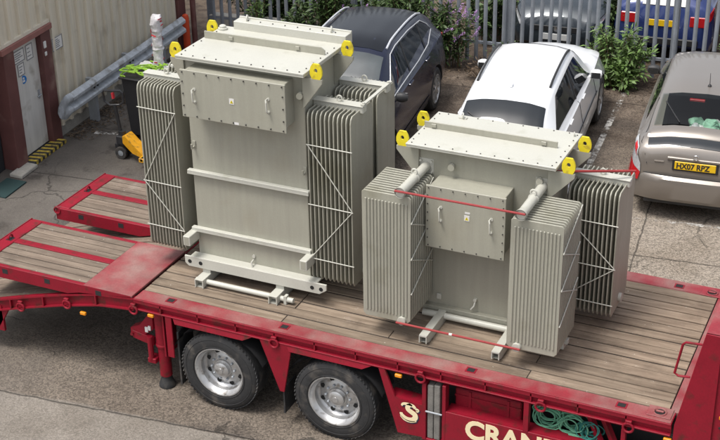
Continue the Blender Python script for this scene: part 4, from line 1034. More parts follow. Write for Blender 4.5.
def car_wheel(parent, y, x, r, dark=False):
    sd_ = 1 if x > 0 else -1
    t_ = MB(); w_ = .105; t_.lathe([(r*.66, w_), (r*.72, w_+.006), (r*.9, w_+.002), (r*.98, w_*.8), (r, w_*.5), (r, -w_*.5), (r*.98, -w_*.8), (r*.9, -w_), (r*.66, -w_), (r*.66, w_)], (x-sd_*w_, y, r), (sd_, 0, 0), 36)
    wo = t_.build('wheel', M['rubber'], parent)
    q = MB(); c = Vector((x-sd_*.02, y, r))
    q.lathe([(r*.68, .022), (r*.64, .024), (r*.60, .0), (r*.60, -.10)], c, (sd_, 0, 0), 36)
    for k in range(10):
        a = 2*math.pi*k/10; d_ = Vector((0, math.cos(a), math.sin(a))); q.bar(c+d_*r*.12+Vector((sd_*.006, 0, 0)), c+d_*r*.63+Vector((sd_*.004, 0, 0)), .035, .022, 0, (1, 0, 0))
    q.lathe([(r*.17, .0), (r*.15, .022), (0, .026)], c, (sd_, 0, 0), 16); q.build('rim', M['alu'], wo)
    q = MB(); q.lathe([(r*.62, -.05), (0, -.05)], c, (sd_, 0, 0), 24); q.build('brake', M['hole'], wo)
def mirror(parent, car, y, q, side, mt, dx=.20):
    p = car.pt(y, q, side); m_ = MB(); c = p+Vector((side*dx*.55, .0, .05))
    m_.lathe([(0, -.085), (.05, -.075), (.075, -.03), (.078, .02), (.06, .065), (0, .085)], c, (1, .15, 0), 12)
    for v in m_.bm.verts: d = v.co-c; v.co = c+Vector((d.x*1.15, d.y*.75, d.z*.95))
    m_.tube(p+Vector((-side*.02, 0, 0)), c+Vector((0, 0, -.03)), .022, 6)
    mo = m_.build('wing_mirror', mt, parent)
    g_ = MB(); g_.box(c.x-.07, c.x+.07, c.y-.064, c.y-.06, c.z-.045, c.z+.045, .001); g_.build('mirror_glass', M['glass'], mo)
def flat_text(txt, size, mw, par, m='black', fat=.0, sx=1.0):
    link('lettering', text_mesh(txt, size, mw, 'lettering', M[m], .0008, fat, sx), par)

# ---- bronze hatchback (seen from behind)
C1 = thing('parked_car', 'bronze grey hatchback parked nose to the fence, yellow rear plate towards the trailer', 'car', (3.235, 6.10, 0), 'cars parked in the yard', -HD, True)
k1 = Car([  # y, zb, hw, zm, zbelt, hb, zr, wr
    (0.0, .34, .70, .55, .80, .66, .86, .58), (.06, .28, .79, .55, .90, .745, .98, .64), (.18, .24, .835, .56, .98, .785, 1.06, .655), (.32, .22, .855, .58, 1.00, .80, 1.13, .645), (.62, .20, .862, .6, .995, .815, 1.265, .625), (1.0, .2, .862, .6, .985, .825, 1.39, .605),
    (1.5, .2, .862, .6, .97, .83, 1.432, .60), (2.2, .2, .862, .6, .945, .835, 1.445, .60), (2.65, .2, .862, .6, .93, .835, 1.39, .60), (3.1, .2, .86, .6, .92, .83, 1.18, .63), (3.5, .2, .855, .58, .90, .81, .955, .70), (4.0, .22, .83, .54, .80, .75, .84, .62), (4.3, .25, .74, .5, .66, .66, .70, .5), (4.44, .3, .60, .48, .56, .52, .58, .42)])
sk1 = k1.sec(.36); sk2 = k1.sec(.98)
b1 = k1.body('body', M['bronze_car'], C1, (.80, 3.52), .31, ([(-.50, .40, .92), (-.50, .34, 1.30), (-.50, .98, 1.50), (-.50, 1.0, 1.37), (-.50, 1.9, 1.36), (-.50, 1.9, .80), (-.50, .44, .80)], (1.0, 0, 0)))
k1.screen('rear_window', M['clear_glass'], C1, .40, .985, 8.0, .008)
k1.screen('lower_rear_window', M['glass'], C1, .075, .20, 7.75, .006)
m_ = MB(); rows = [[k1.ptn(y, q, -1, o) for q in (7.3, 8, 9, 9.999)]+[k1.ptn(y, q, 1, o) for q in (9, 8, 7.3)] for y, o in ((.21, .002), (.25, .02), (.33, .02), (.385, .004))]
m_.grid(rows); m_.build('spoiler', M['bronze_car'], b1)
for sd_ in (-1, 1):
    k1.patch('side_window', M['glass'], C1, sd_, ((.75, 6.25), (3.05, 6.25), (2.45, 6.95), (1.15, 6.95)))
    l_ = k1.patch('tail_light', M['clearlens'], C1, sd_, ((.0, 3.55), (.24, 3.6), (.36, 6.0), (.10, 6.0)), .012)
    k1.patch('red_lens', M['redlens'], l_, sd_, ((.0, 3.0), (.24, 3.0), (.24, 3.6), (.0, 3.55)), .014)
    k1.patch('red_lens', M['redlens'], l_, sd_, ((.05, 4.35), (.13, 4.4), (.20, 5.6), (.10, 5.6)), .016)
    for y in (.80, 3.52): car_wheel(C1, y, sd_*.86, .31)
    mirror(C1, k1, 2.92, 5.7, sd_, M['blackplastic'])
k1.screen('windscreen', M['glass'], C1, 2.72, 3.42, 7.9)
pl = MB(); pl.box(-.26, .26, -.018, -.006, .755, .866, .006); PL = pl.build('number_plate', M['plate_y'], C1)
flat_text('HX07 RPZ', .104, Matrix.Translation((-.238, -.0195, .774)) @ FRONT, PL, fat=.0035, sx=.90)
m_ = MB(); m_.box(-.36, .36, -.016, .02, .875, .915, .008); m_.build('handle_bar', M['bronze_car'], C1)
m_ = MB(); m_.torus((0, -.03, .945), (0, 1, .25), .036, .006, 20, 6); m_.torus((0, -.031, .95), (0, 1, .25), .018, .005, 16, 6)
m_.build('badge', M['chrome'], C1)
m_ = MB(); m_.box(-.52, -.40, -.008, .0, .83, .845); m_.build('model_script', M['chrome'], C1)
m_ = MB(); rows = []
for z, d in ((.30, .0), (.36, -.05), (.56, -.065), (.62, -.05), (.66, .0)):
    rows.append([Vector((x, .05-(.11+d*-1)*(1-abs(x/.80)**4)+.02, z)) for x in np.linspace(-.78, .78, 15)])
m_.grid(rows); m_.build('bumper', M['bronze_car'], C1)
m_ = MB(); m_.path([Vector((x, .045-.11*(1-abs(x/.80)**4)+.02, .664)) for x in np.linspace(-.76, .76, 15)], .005, 5); m_.build('bumper_seam', M['blackplastic'], C1)
for sd_ in (-1, 1):
    m_ = MB(); m_.path([k1.ptn(.03, 4.0, sd_, .004)*1.0+Vector((-sd_*.10, -.03, -.02)), k1.ptn(.06, 5.0, sd_, .006)+Vector((-sd_*.10, -.02, .0)), k1.ptn(.16, 6.4, sd_, .006), k1.ptn(.40, 6.9, sd_, .006), k1.ptn(.95, 7.2, sd_, .005)], .0045, 5); m_.build('hatch_seam', M['blackplastic'], C1)
m_ = MB(); m_.box(-.29, .29, -.012, .0, .735, .885, .006); m_.build('plate_recess', M['interior'], C1)
m_ = MB(); m_.box(-.62, .62, .0, .2, .24, .31, .01); m_.build('bumper_valance', M['blackplastic'], C1)
m_ = MB(); c = k1.ptn(1.22, 9.999, 1, 0); m_.lathe([(.028, 0), (.02, .02), (.006, .03)], c, (0, 0, 1), 10); m_.tube(c+Vector((0, 0, .02)), c+Vector((0, -.10, .22)), .005, 6, .003); m_.build('aerial', M['blackplastic'], C1)
m_ = MB(); m_.tube(k1.ptn(.42, 9.2, -1, .02), k1.ptn(.80, 8.3, -1, .02), .008, 6); m_.build('wiper', M['blackplastic'], C1)
m_ = MB(); a = k1.ptn(.93, 9.3, -1, -.02); m_.box(-.22, -.02, a.y-.02, a.y+.03, a.z-.055, a.z-.025, .006); m_.build('brake_light', M['redlens'], C1)
t = None
m_ = MB()
rnd = random.Random(12)
for k in range(16):
    x, y, z, r = rnd.uniform(-.12, .44), rnd.uniform(.62, 1.15), rnd.uniform(.90, 1.10), rnd.uniform(.05, .10)
    z = min(z, 1.04+(y-.4)*.36-r*.9)
    m_.mi = 1 if k % 4 == 0 else 0; nf = len(m_.bm.faces)
    bmesh.ops.create_icosphere(m_.bm, subdivisions=3, radius=r, matrix=Matrix.Translation((x, y, z)) @ Matrix.Diagonal((1.3, 1, .8, 1)))
    m_.bm.faces.ensure_lookup_table(); m_._tag(m_.bm.faces[nf:])
for v in m_.bm.verts: v.co += .045*noise.noise_vector(v.co*11)+.015*noise.noise_vector(v.co*30)
o = m_.build('shopping_bags', [M['mint'], M['paper']], None); o.location = C1.location; o.rotation_euler = C1.rotation_euler; tag(o, 'heap of pale green bags seen through the rear window of the bronze hatchback', 'bags')
m_ = MB(); m_.lathe([(.0, 0), (.07, 0), (.07, .18), (.03, .24), (0, .24)], (-.10, .75, .86), (0, 0, 1), 14)
o = m_.build('plastic_bottle', M['wrap'], None); o.location = C1.location; o.rotation_euler = C1.rotation_euler; tag(o, 'large clear bottle standing inside the rear window of the bronze hatchback', 'bottle')

# ---- white SUV (nose to the fence)
C2 = thing('parked_car', 'white SUV parked nose to the fence between the dark blue and bronze cars', 'car', (.90, 4.93, 0), 'cars parked in the yard', .125, True)
C2.scale = (.955, 1.075, 1.0)
k2 = Car([(a, b, c*.925, d, e, f*.925, g_, h_*.93) for a, b, c, d, e, f, g_, h_ in [(0, .42, .74, .65, .92, .70, .96, .60), (.07, .34, .85, .65, .99, .80, 1.02, .64), (.22, .28, .90, .66, 1.05, .83, 1.12, .655), (.55, .25, .925, .68, 1.05, .85, 1.39, .62), (.78, .25, .93, .68, 1.04, .855, 1.50, .605),
    (1.2, .25, .935, .68, 1.03, .86, 1.565, .60), (2.0, .25, .935, .68, 1.01, .865, 1.60, .605), (2.55, .25, .935, .68, 1.0, .865, 1.555, .60), (3.0, .25, .935, .68, .99, .865, 1.33, .635), (3.38, .25, .935, .68, .985, .85, 1.07, .70), (3.9, .26, .925, .66, .95, .82, 1.01, .66), (4.35, .28, .87, .6, .86, .76, .92, .58), (4.6, .33, .74, .55, .72, .64, .76, .45), (4.68, .4, .62, .52, .62, .55, .64, .40)]])
b2 = k2.body('body', M['white_car'], C2, (.92, 3.72), .36)
k2.screen('rear_window', M['glass'], C2, .27, .70, 7.75, .007)
k2.screen('windscreen', M['glass'], C2, 2.66, 3.30, 7.85, .006)
for sd_ in (-1, 1):
    w2 = k2.patch('side_window', M['glass'], C2, sd_, ((.62, 6.2), (3.08, 6.05), (2.48, 6.97), (1.10, 6.93)), nu=16)
    m_ = MB(); m_.grid([[k2.ptn(y+d, q, sd_, .0075) for q in (6.1, 6.5, 6.95)] for d in (-.035, .035) for y in (1.95,)]); m_.build('door_pillar', M['blackplastic'], w2)
    m_ = MB(); m_.path([k2.ptn(y, q, sd_, .002) for y, q in ((2.0, 5.95), (2.0, 5.0), (2.0, 3.0), (1.98, 1.6))], .004, 4); m_.build('door_seam', M['blackplastic'], C2)
    m_ = MB(); m_.path([k2.ptn(y, q, sd_, .002) for y, q in ((3.12, 5.8), (3.16, 4.5), (3.14, 3.0), (3.1, 1.6))], .004, 4); m_.build('door_seam', M['blackplastic'], C2)
    rows = [k2.ptn(y, 8.05, sd_, .0) for y in np.linspace(1.15, 2.55, 9)]
    m_ = MB(); m_.path([p+Vector((0, 0, .012+.03*math.sin(math.pi*i/8)**.3)) for i, p in enumerate(rows)], .017, 8); m_.build('roof_rail', M['blackplastic'], C2)
    for y in (1.35, 2.30):
        c = k2.ptn(y, 4.7, sd_, .012); m_ = MB(); m_.box(c.x-.012, c.x+.012, c.y-.09, c.y+.09, c.z-.012, c.z+.012, .006); m_.build('door_handle', M['white_car'], C2)
    for y in (.92, 3.72): car_wheel(C2, y, sd_*.865, .36)
    mirror(C2, k2, 2.98, 5.8, sd_, M['white_car'], .19)
    k2.patch('tail_light', M['redlens'], C2, sd_, ((.04, 4.2), (.28, 4.4), (.28, 5.0), (.06, 5.0)), .008)
    k2.patch('headlight', M['clearlens'], C2, sd_, ((4.15, 4.2), (4.5, 4.2), (4.4, 4.9), (4.05, 4.9)), .008)
    m_ = MB(); m_.path([k2.ptn(y, 3.1, sd_, .004) for y in np.linspace(1.3, 3.2, 8)], .010, 6); m_.build('side_moulding', M['blackplastic'], C2)
m_ = MB(); c = k2.ptn(1.02, 9.999, 1, 0); m_.prism([(c.x-.02, c.y-.06, c.z), (c.x-.02, c.y+.08, c.z), (c.x-.02, c.y-.04, c.z+.055)], (.04, 0, 0), .005); m_.build('roof_fin', M['white_car'], C2)
m_ = MB(); m_.tube(k2.ptn(.33, 9.6, -1, .02), k2.ptn(.52, 8.3, -1, .02), .009, 6); m_.build('rear_wiper', M['blackplastic'], C2)
m_ = MB(); m_.box(-.26, .26, -.016, -.002, .66, .77, .005); m_.build('number_plate', M['plate_y'], C2)

# ---- dark blue crossover facing the trailer
C3 = thing('parked_car', 'dark blue crossover with silver roof rails parked tail to the fence', 'car', (-2.60, 9.62, 0), 'cars parked in the yard', math.pi+.13, True)
C3.location = (-2.02, 9.62, 0)
C3.location = Vector((-2.27, 9.22, 0))
k3 = Car([(0, .40, .70, .62, .93, .68, 1.0, .58), (.08, .34, .83, .63, 1.0, .78, 1.10, .62), (.25, .27, .88, .64, 1.05, .82, 1.28, .635), (.5, .24, .895, .66, 1.06, .84, 1.44, .615), (.8, .23, .90, .66, 1.04, .845, 1.53, .605), (1.4, .23, .90, .66, 1.0, .85, 1.575, .60), (2.2, .23, .90, .66, .98, .85, 1.585, .60), (2.6, .23, .90, .66, .97, .85, 1.535, .60), (3.05, .23, .90, .66, .965, .845, 1.29, .635), (3.42, .23, .895, .66, .96, .83, 1.04, .70), (3.9, .25, .88, .62, .92, .80, .98, .64), (4.2, .27, .80, .58, .80, .70, .86, .52), (4.38, .33, .66, .52, .64, .56, .68, .42)])
b3 = k3.body('body', M['navy_car'], C3, (.85, 3.48), .345)
k3.screen('windscreen', M['screen_glass'], C3, 2.70, 3.36, 7.85, .006); k3.screen('rear_window', M['glass'], C3, .14, .5, 7.8, .006)
k3.screen('roof_panel', M['navy_roof'], C3, .70, 2.60, 8.15, .004)
for sd_ in (-1, 1):
    w1 = k3.patch('side_window', M['glass'], C3, sd_, ((.62, 6.5), (3.10, 6.10), (2.52, 6.95), (.95, 6.9)))
    ln = [k3.ptn(y, q, sd_, .010) for y, q in [(3.12, 6.06), (2.6, 6.08), (1.6, 6.10), (1.0, 6.15), (.62, 6.45), (.70, 6.7), (.95, 6.95), (1.6, 7.0), (2.3, 7.0), (2.55, 6.98), (2.85, 6.55), (3.12, 6.06)]]
    m_ = MB(); m_.path(ln, .0075, 6); m_.build('window_trim', M['rail_silver'], w1)
    for y in (1.15, 2.05): m_ = MB(); m_.grid([[k3.ptn(y+d, q, sd_, .0075) for q in (6.12, 6.5, 6.96)] for d in (-.03, .03)]); m_.build('door_pillar', M['blackplastic'], w1)
    m_ = MB(); rows = [k3.ptn(y, 8.0, sd_, 0) for y in np.linspace(.70, 2.50, 10)]
    m_.path([p+Vector((0, 0, .004+.038*math.sin(math.pi*i/9)**.4)) for i, p in enumerate(rows)], .016, 8); m_.build('roof_rail', M['rail_silver'], C3)
    for y in (.85, 3.48): car_wheel(C3, y, sd_*.895, .345)
    mirror(C3, k3, 3.0, 5.75, sd_, M['blackplastic'], .20)
    k3.patch('tail_light', M['redlens'], C3, sd_, ((.03, 4.1), (.26, 4.4), (.28, 5.3), (.08, 5.3)), .008)
    k3.patch('headlight', M['clearlens'], C3, sd_, ((3.9, 4.3), (4.28, 4.2), (4.2, 4.9), (3.85, 4.9)), .008)
    for y in (1.30, 2.25):
        c = k3.ptn(y, 4.7, sd_, .02); m_ = MB(); m_.box(c.x-.016, c.x+.016, c.y-.10, c.y+.10, c.z-.018, c.z+.018, .007); m_.build('door_handle', M['navy_car'], C3)
    m_ = MB(); m_.grid([[k3.ptn(y, q, sd_, .006) for q in (1.2, 2.2)] for y in np.linspace(1.3, 3.05, 8)]); m_.build('side_cladding', M['blackplastic'], C3)
m_ = MB(); a = k3.ptn(2.78, 9.1, 1, .012); m_.box(a.x-.07, a.x+.07, a.y-.02, a.y+.02, a.z-.012, a.z+.004); m_.build('parking_disc', M['paper'], C3)

# ---- cars beyond the fence
def far_car(x, y, rz, paint, label, front, bits):
    c_ = thing('parked_car', label, 'car', (x, y, 0), 'cars beyond the fence', rz, True)
    k_ = Car([(0, .36, .68, .6, .9, .66, .96, .58), (.08, .3, .80, .6, .96, .76, 1.06, .60), (.25, .24, .84, .62, 1.0, .79, 1.22, .60), (.6, .22, .85, .62, .99, .80, 1.40, .57), (1.2, .22, .85, .62, .97, .81, 1.49, .56), (2.0, .22, .85, .62, .94, .81, 1.50, .56), (2.45, .22, .85, .62, .92, .81, 1.42, .57), (3.2, .22, .85, .62, .90, .79, .99, .66), (3.7, .23, .82, .58, .84, .75, .90, .58), (3.95, .28, .72, .54, .70, .62, .74, .45), (4.02, .34, .62, .5, .6, .55, .63, .4)])
    k_.body('body', paint, c_, (.75, 3.25), .32); k_.screen('rear_window', M['glass'], c_, .16, .6, 7.8); k_.screen('windscreen', M['glass'], c_, 2.5, 3.12, 7.85)
    for sd_ in (-1, 1):
        k_.patch('side_window', M['glass'], c_, sd_, ((.7, 6.4), (2.95, 6.15), (2.4, 6.95), (.95, 6.9)))
        for y_ in (.75, 3.25): car_wheel(c_, y_, sd_*.845, .32)
        k_.patch('tail_light', M['redlens'], c_, sd_, ((.02, 3.7), (.24, 4.0), (.26, 5.2), (.07, 5.2)), .01)
        k_.patch('headlight', M['clearlens'], c_, sd_, ((3.6, 4.0), (3.97, 3.7), (3.92, 4.9), (3.5, 4.9)), .012)
    if front:
        m_ = MB(); m_.box(-.26, .26, 4.03, 4.045, .40, .51, .004); m_.build('number_plate', M['plate_w'], c_)
        m_ = MB(); m_.box(-.42, .42, 3.99, 4.03, .54, .64, .01); g_ = m_.build('grille', M['blackplastic'], c_)
        m_ = MB(); m_.lathe([(.05, 0), (.05, .012), (0, .015)], (0, 4.03, .59), (0, 1, 0), 16); m_.build('badge', M['chrome'], g_)
    else:
        m_ = MB(); m_.box(-.26, .26, -.02, -.004, .70, .81, .004); m_.build('number_plate', M['plate_y'], c_)
        m_ = MB(); m_.box(-.60, .60, -.03, .05, .38, .50, .015); m_.build('bumper', M['blackplastic'], c_)
        for sd_ in (-1, 1): m_ = MB(); a_, b_ = sorted((sd_*.44, sd_*.70)); m_.box(a_, b_, -.012, .10, .72, .90, .012); m_.build('tail_light', M['redlens'], c_)
    return c_, k_
far_car(-.58, 15.25, math.pi+.1, M['grey_car'], 'dark grey car facing the fence from outside, behind the white SUV', True, ())
c_, k_ = far_car(1.50, 11.75, .1, M['blue_car'], 'blue hatchback beyond the fence showing red tail lights, left of the maroon one', False, ())
m_ = MB(); a, b = k_.ptn(.03, 9.99, 1, .015), k_.ptn(.24, 9.99, 1, .015)
m_.quad((-.36, a.y, a.z), (.40, a.y, a.z), (.36, b.y, b.z), (-.34, b.y, b.z)); m_.build('white_sunshade', M['paper'], c_)
far_car(3.75, 12.0, .1, M['maroon_car'], 'maroon car beyond the fence at the right edge of the view', False, ())

# ================================================================== YARD ITEMS ON THE LEFT
t = thing('pallet_truck', 'yellow hand pallet truck with black handle standing beside the black bin', 'pallet truck', (-4.80, 5.05, 0))
m_ = MB(); X, Yy = -4.80, 5.03
m_.prism([(X+.03, Yy-.09, .26), (X+.20, Yy-.11, .13), (X+.45, Yy-.16, .09), (X+.45, Yy-.16, .15), (X+.22, Yy-.12, .27), (X+.08, Yy-.09, .39), (X+.03, Yy-.09, .37)], (0, .20, 0), .010)
for dy in (-.26, .10): m_.box(X+.42, X+1.35, Yy+dy, Yy+dy+.16, .10, .16, .012)
m_.box(X+.40, X+.48, Yy-.26, Yy+.26, .09, .16, .01)
m_.build('fork_frame', M['truckyellow'], t)
m_ = MB(); m_.tube((X-.02, Yy, .12), (X-.02, Yy, .42), .055, 12); m_.box(X-.09, X+.05, Yy-.08, Yy+.08, .22, .36, .015); m_.box(X-.14, X-.04, Yy-.05, Yy+.05, .14, .22, .01); m_.build('pump', M['black'], t)
hx = X-.06
m_ = MB(); m_.tube((hx+.02, Yy, .38), (hx-.04, Yy, .82), .026, 10)
c = Vector((hx-.05, Yy, .93)); q = Vector((.93, .30, .0)).normalized(); u_ = Vector((-.10, 0, 1)).normalized()
lp = [(-.07, -.12), (-.14, -.07), (-.145, .07), (-.12, .10), (.12, .10), (.145, .07), (.14, -.07), (.07, -.12)]
m_.path([c+q*a+u_*b for a, b in lp], .018, 8, closed=True); HN = m_.build('handle', M['black'], t)
m_ = MB(); m_.bar(c+u_*-.02, c+u_*.07, .04, .03); m_.build('release_lever', M['redlabel'], HN)
for dy in (-.06, .06):
    m_ = MB(); m_.lathe([(.045, -.03), (.09, -.03), (.095, -.02), (.095, .02), (.09, .03), (.045, .03)], (X-.02, Yy+dy, .095), (0, 1, 0), 20); wq = m_.build('wheel', M['rubber'], t)
    m_ = MB(); m_.lathe([(.05, -.025), (.02, -.032), (0, -.032)], (X-.02, Yy+dy, .095), (0, 1, 0), 14); m_.lathe([(.05, .025), (0, .03)], (X-.02, Yy+dy, .095), (0, 1, 0), 14); m_.build('hub', M['galv'], wq)
for dy in (-.18, .18):
    m_ = MB(); m_.tube((X+1.15, Yy+dy-.05, .04), (X+1.15, Yy+dy+.05, .04), .04, 14); m_.build('load_roller', M['rubber'], t)
# black bin with straps, wrapped roll and paper lying on it
BXc = (-4.76, 5.95)
t = thing('waste_bin', 'black wheeled bin standing behind the yellow pallet truck', 'bin', (*BXc, 0))
m_ = MB(); x, y = BXc
m_.prism([(x-.30, y-.36, .10), (x+.30, y-.36, .10), (x+.36, y-.40, 1.0), (x-.36, y-.40, 1.0)], (0, .74, 0), .015); m_.build('bin_body', M['black'], t)
m_ = MB(); m_.box(x-.39, x+.39, y-.43, y+.40, .995, 1.03, .012); m_.build('rim', M['black'], t)
for dx in (-.25, .25):
    for dy in (-.3, .28): m_ = MB(); m_.tube((x+dx-.02, y+dy, .06), (x+dx+.02, y+dy, .06), .06, 14); m_.build('wheel', M['rubber'], t)
m_ = MB(); m_.tube((x+.1, y-.47, .62), (x+.22, y-.47, .64), .03, 8); m_.build('latch', M['paper'], t)
rnd = random.Random(5); m_ = MB()
for k in range(22):
    pts = [Vector((x-.3+rnd.uniform(0, .5), y-.38+rnd.uniform(0, .35), 1.045+.02*k*.3))]
    for i in range(9): pts.append(pts[-1]+Vector((rnd.uniform(-.12, .13), rnd.uniform(-.09, .09), rnd.uniform(-.015, .02))))
    for p in pts: p.z = max(1.04, min(p.z, 1.13)); p.x = min(max(p.x, x-.36), x+.34); p.y = min(max(p.y, y-.40), y+.2)
    m_.path(pts, .013, 6)
tag(m_.build('strap_heap', M['lime'], None), 'tangle of lime green straps lying on the black bin', 'straps')
c0 = Vector((x-.02, y+.12, 1.03)); m_ = MB(); pr_ = []
for i in range(26):
    z = .80*i/25; pr_.append((.078+.005*math.sin(i*2.7)+.006*math.sin(i*.7)+(.014 if i > 21 else 0), z))
m_.lathe([(0, 0)]+pr_+[(.06, .83), (0, .84)], c0, (.03, 0, 1), 18)
for v in m_.bm.verts: v.co += .022*noise.noise_vector(v.co*11)
t = thing('wrapped_roll', 'upright roll wrapped in clear plastic with red printed bands on the bin', 'roll', c0)
m_.build('plastic_wrap', M['wrap'], t)
m_ = MB()
rnd = random.Random(8)
for k in range(15):
    z, a0, da, hz = .05+.052*k, rnd.uniform(0, 6.28), rnd.uniform(.5, 1.5), rnd.uniform(.012, .032)
    m_ = MB(); m_.grid([[c0+Vector((.092*math.cos(a0+da*i_/6)+.03*z_, .092*math.sin(a0+da*i_/6), z_)) for i_ in range(7)] for z_ in (z, z+hz)])
    for v in m_.bm.verts: v.co += .022*noise.noise_vector(v.co*11)
    m_.build('red_print', M['redlabel'], t)
m_ = MB(); m_.grid([[(x+.05+.3*i/5, y-.10+.35*j/5+.03*i/5, 1.05+.05*noise.noise(Vector((i, j, 3))*.8)+.02) for j in range(6)] for i in range(6)]); tag(m_.build('paper_sheet', M['paper'], None), 'crumpled white sheet on the black bin next to the wrapped roll', 'sheet')
m_ = MB(); m_.grid([[(x-.32+.22*i/5, y-.05+.25*j/5, 1.05+.05*noise.noise(Vector((i, j, 8))*.8)+.02) for j in range(6)] for i in range(6)]); tag(m_.build('paper_sheet', M['paper'], None), 'crumpled white sheet on the bin left of the wrapped roll, by the lime straps', 'sheet')

# ================================================================== PLANTS AND LITTER
def leaf(m_, p, d, ln, wd, up_):
    d = d.normalized(); s_ = d.cross(up_)
    if s_.length < .01: s_ = d.orthogonal()
    s_.normalize(); b = m_.bm.verts.new
    n_ = s_.cross(d)
    v = [b(p), b(p+d*ln*.45+s_*wd*.5+n_*.1*wd), b(p+d*ln-n_*ln*.12), b(p+d*ln*.45-s_*wd*.5+n_*.1*wd)]
    f = m_.bm.faces.new(v); f.material_index = m_.mi
def bush(name, label, cat, base, rad, ht, nst, nlf, ll, lw, mt, seed, group=None, flowers=0, fm='purple', lean=Vector((0, 0, 0)), stemmat='dry', thick=.008):
    rnd = random.Random(seed); t_ = thing(name, label, cat, base, group)
    st = MB(); lf = MB(); fl = MB(); tips = []
    for k in range(nst):
        a = rnd.uniform(0, 2*math.pi); q = math.sqrt(rnd.random()); h_ = ht*(1-.45*q*q)*rnd.uniform(.65, 1.08)
        p0 = Vector(base)+Vector((math.cos(a)*rad[0]*q*.45, math.sin(a)*rad[1]*q*.45, 0)); p3 = Vector(base)+Vector((math.cos(a)*rad[0]*q, math.sin(a)*rad[1]*q, h_))+lean*h_
        p1 = p0+Vector((0, 0, h_*.5))+(p3-p0)*.12; pts = [p0.lerp(p1, 0), ((p0+p1)/2), p1.lerp(p3, .4), p3]
        pts = [p+Vector((rnd.uniform(-.02, .02), rnd.uniform(-.02, .02), 0)) for p in pts]
        st.path(pts, [thick, thick*.8, thick*.6, thick*.3], 5); tips.append(pts)
        n_l = int(nlf/nst)
        for i in range(n_l):
            u = rnd.uniform(.18, 1)**.8; seg = min(int(u*3), 2); p = pts[seg].lerp(pts[seg+1], u*3-seg)
            d = Vector((rnd.gauss(0, 1), rnd.gauss(0, 1), rnd.gauss(.15, .6))); o_ = p+d.normalized()*rnd.uniform(0, .09)
            leaf(lf, o_, d, ll*rnd.uniform(.4, 1.4), lw*rnd.uniform(.6, 1.25), Vector((rnd.gauss(0, .4), rnd.gauss(0, .4), 1)))
    st.build('stem', M[stemmat], t_); lf.build('foliage', M[mt], t_, norm=False)
    for k in range(flowers):
        pts = tips[k % len(tips)]; tip = pts[-1]; d = (pts[-1]-pts[-2]).normalized()+Vector((rnd.uniform(-.5, .5), rnd.uniform(-.5, .5), rnd.uniform(-.3, .2)))
        d.normalize(); f_ = MB()
        for i in range(60):
            u = rnd.random(); f_.mi = 0; leaf(f_, tip+d*u*.22+Vector((rnd.gauss(0, 1), rnd.gauss(0, 1), rnd.gauss(0, 1)))*.020*(1-u*.8), Vector((rnd.gauss(0, 1), rnd.gauss(0, 1), rnd.gauss(0, 1))), .024, .02, Vector((0, 0, 1)))
        f_.build('flower', M[fm], t_, norm=False)
    return t_
bush('buddleia_bush', 'bright green leafy bush against the fence between the white SUV and the bronze car', 'bush', (1.05, 10.62, 0), (.58, .24), 1.12, 38, 1900, .11, .038, 'leaf', 11)
bush('buddleia_bush', 'low green weeds spilling out at the foot of the bright bush by the bronze car', 'bush', (1.2, 10.45, 0), (.45, .20), .48, 22, 850, .11, .05, 'leaf', 12)
bush('buddleia_bush', 'purple flowered dark bush against the fence directly behind the dark blue car', 'bush', (-2.5, 10.25, 0), (1.0, .34), 1.5, 50, 4200, .13, .04, 'leaf_dark', 13, flowers=14)
bush('buddleia_bush', 'sprawling bush with purple spikes by the rear corner of the dark blue car', 'bush', (-1.75, 10.35, 0), (.45, .20), 1.15, 24, 1000, .12, .035, 'leaf_dark', 14, flowers=11)
bush('buddleia_bush', 'flowering bush against the fence left of the dark blue car', 'bush', (-3.95, 10.12, 0), (.85, .30), 1.35, 40, 3400, .13, .04, 'leaf_dark', 15, flowers=14)
bush('weed_clump', 'thin straggly weeds with dry stems at the fence foot left of the white SUV', 'weeds', (-.72, 10.30, 0), (.42, .20), .60, 24, 420, .08, .028, 'leaf_dark', 16, thick=.006)
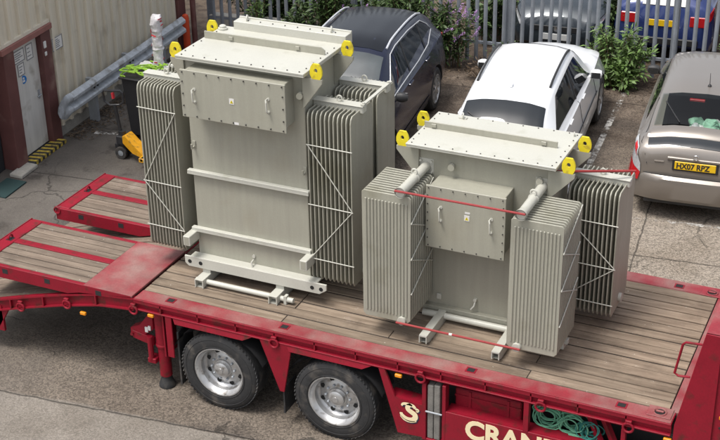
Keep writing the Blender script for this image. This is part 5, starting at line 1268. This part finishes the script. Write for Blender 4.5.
bush('weed_clump', 'dry brown weeds in the soil between the dark blue car and the white SUV', 'weeds', (-.95, 9.95, 0), (.42, .22), .36, 36, 520, .07, .03, 'litter', 17, thick=.005)
bush('fence_creeper', 'green sprig climbing the fence near the warehouse corner', 'plant', (-5.35, 10.18, 0), (.22, .10), 1.15, 9, 320, .10, .04, 'leaf', 18)
bush('fence_creeper', 'yellow-green sprig in front of the fence right of the bronze car roof', 'plant', (2.75, 11.0, 0), (.16, .10), .95, 8, 260, .10, .03, 'leaf', 19)
bush('hedge_bush', 'shadowy overgrown bush outside the fence beyond the warehouse corner', 'bush', (-5.5, 10.95, 0), (1.1, .45), 1.35, 44, 3600, .13, .05, 'leaf_dark', 21)
bush('hedge_bush', 'dark leafy bush outside the fence behind the dark blue car', 'bush', (-3.4, 11.2, 0), (1.2, .45), 1.4, 44, 3600, .13, .05, 'leaf_dark', 22)
bush('hedge_bush', 'low dark bush outside the fence left of the grey car', 'bush', (-1.55, 11.9, 0), (.55, .5), 1.2, 26, 1900, .13, .05, 'leaf_dark', 24)
bush('hedge_bush', 'dark bush outside the fence, between the blue hatchback and the grey car', 'bush', (.62, 12.1, 0), (.35, .4), 1.3, 24, 1400, .12, .05, 'leaf_dark', 23)
rnd = random.Random(31); m_ = MB()
def scatter(n, fn_, s0, s1):
    for i in range(n):
        p = fn_(); a = rnd.uniform(0, 6.28); leaf(m_, Vector((p[0], p[1], rnd.uniform(.006, .02))), Vector((math.cos(a), math.sin(a), rnd.uniform(0, .35))), rnd.uniform(s0, s1), rnd.uniform(s0, s1)*.6, Vector((rnd.gauss(0, .3), rnd.gauss(0, .3), 1)))
def along_wall():
    y = rnd.uniform(5.3, 8.9); return (wx(y, .03+abs(rnd.gauss(0, .22))), y)
scatter(1500, along_wall, .02, .06)
def along_fence():
    u = rnd.uniform(.3, 11.5); p = FA+fd*u+fn*abs(rnd.gauss(.0, .45)); return (p.x, p.y)
scatter(1700, along_fence, .02, .06)
lo = m_.build('leaf_litter', M['litter'], None, norm=False); lo['kind'] = 'stuff'
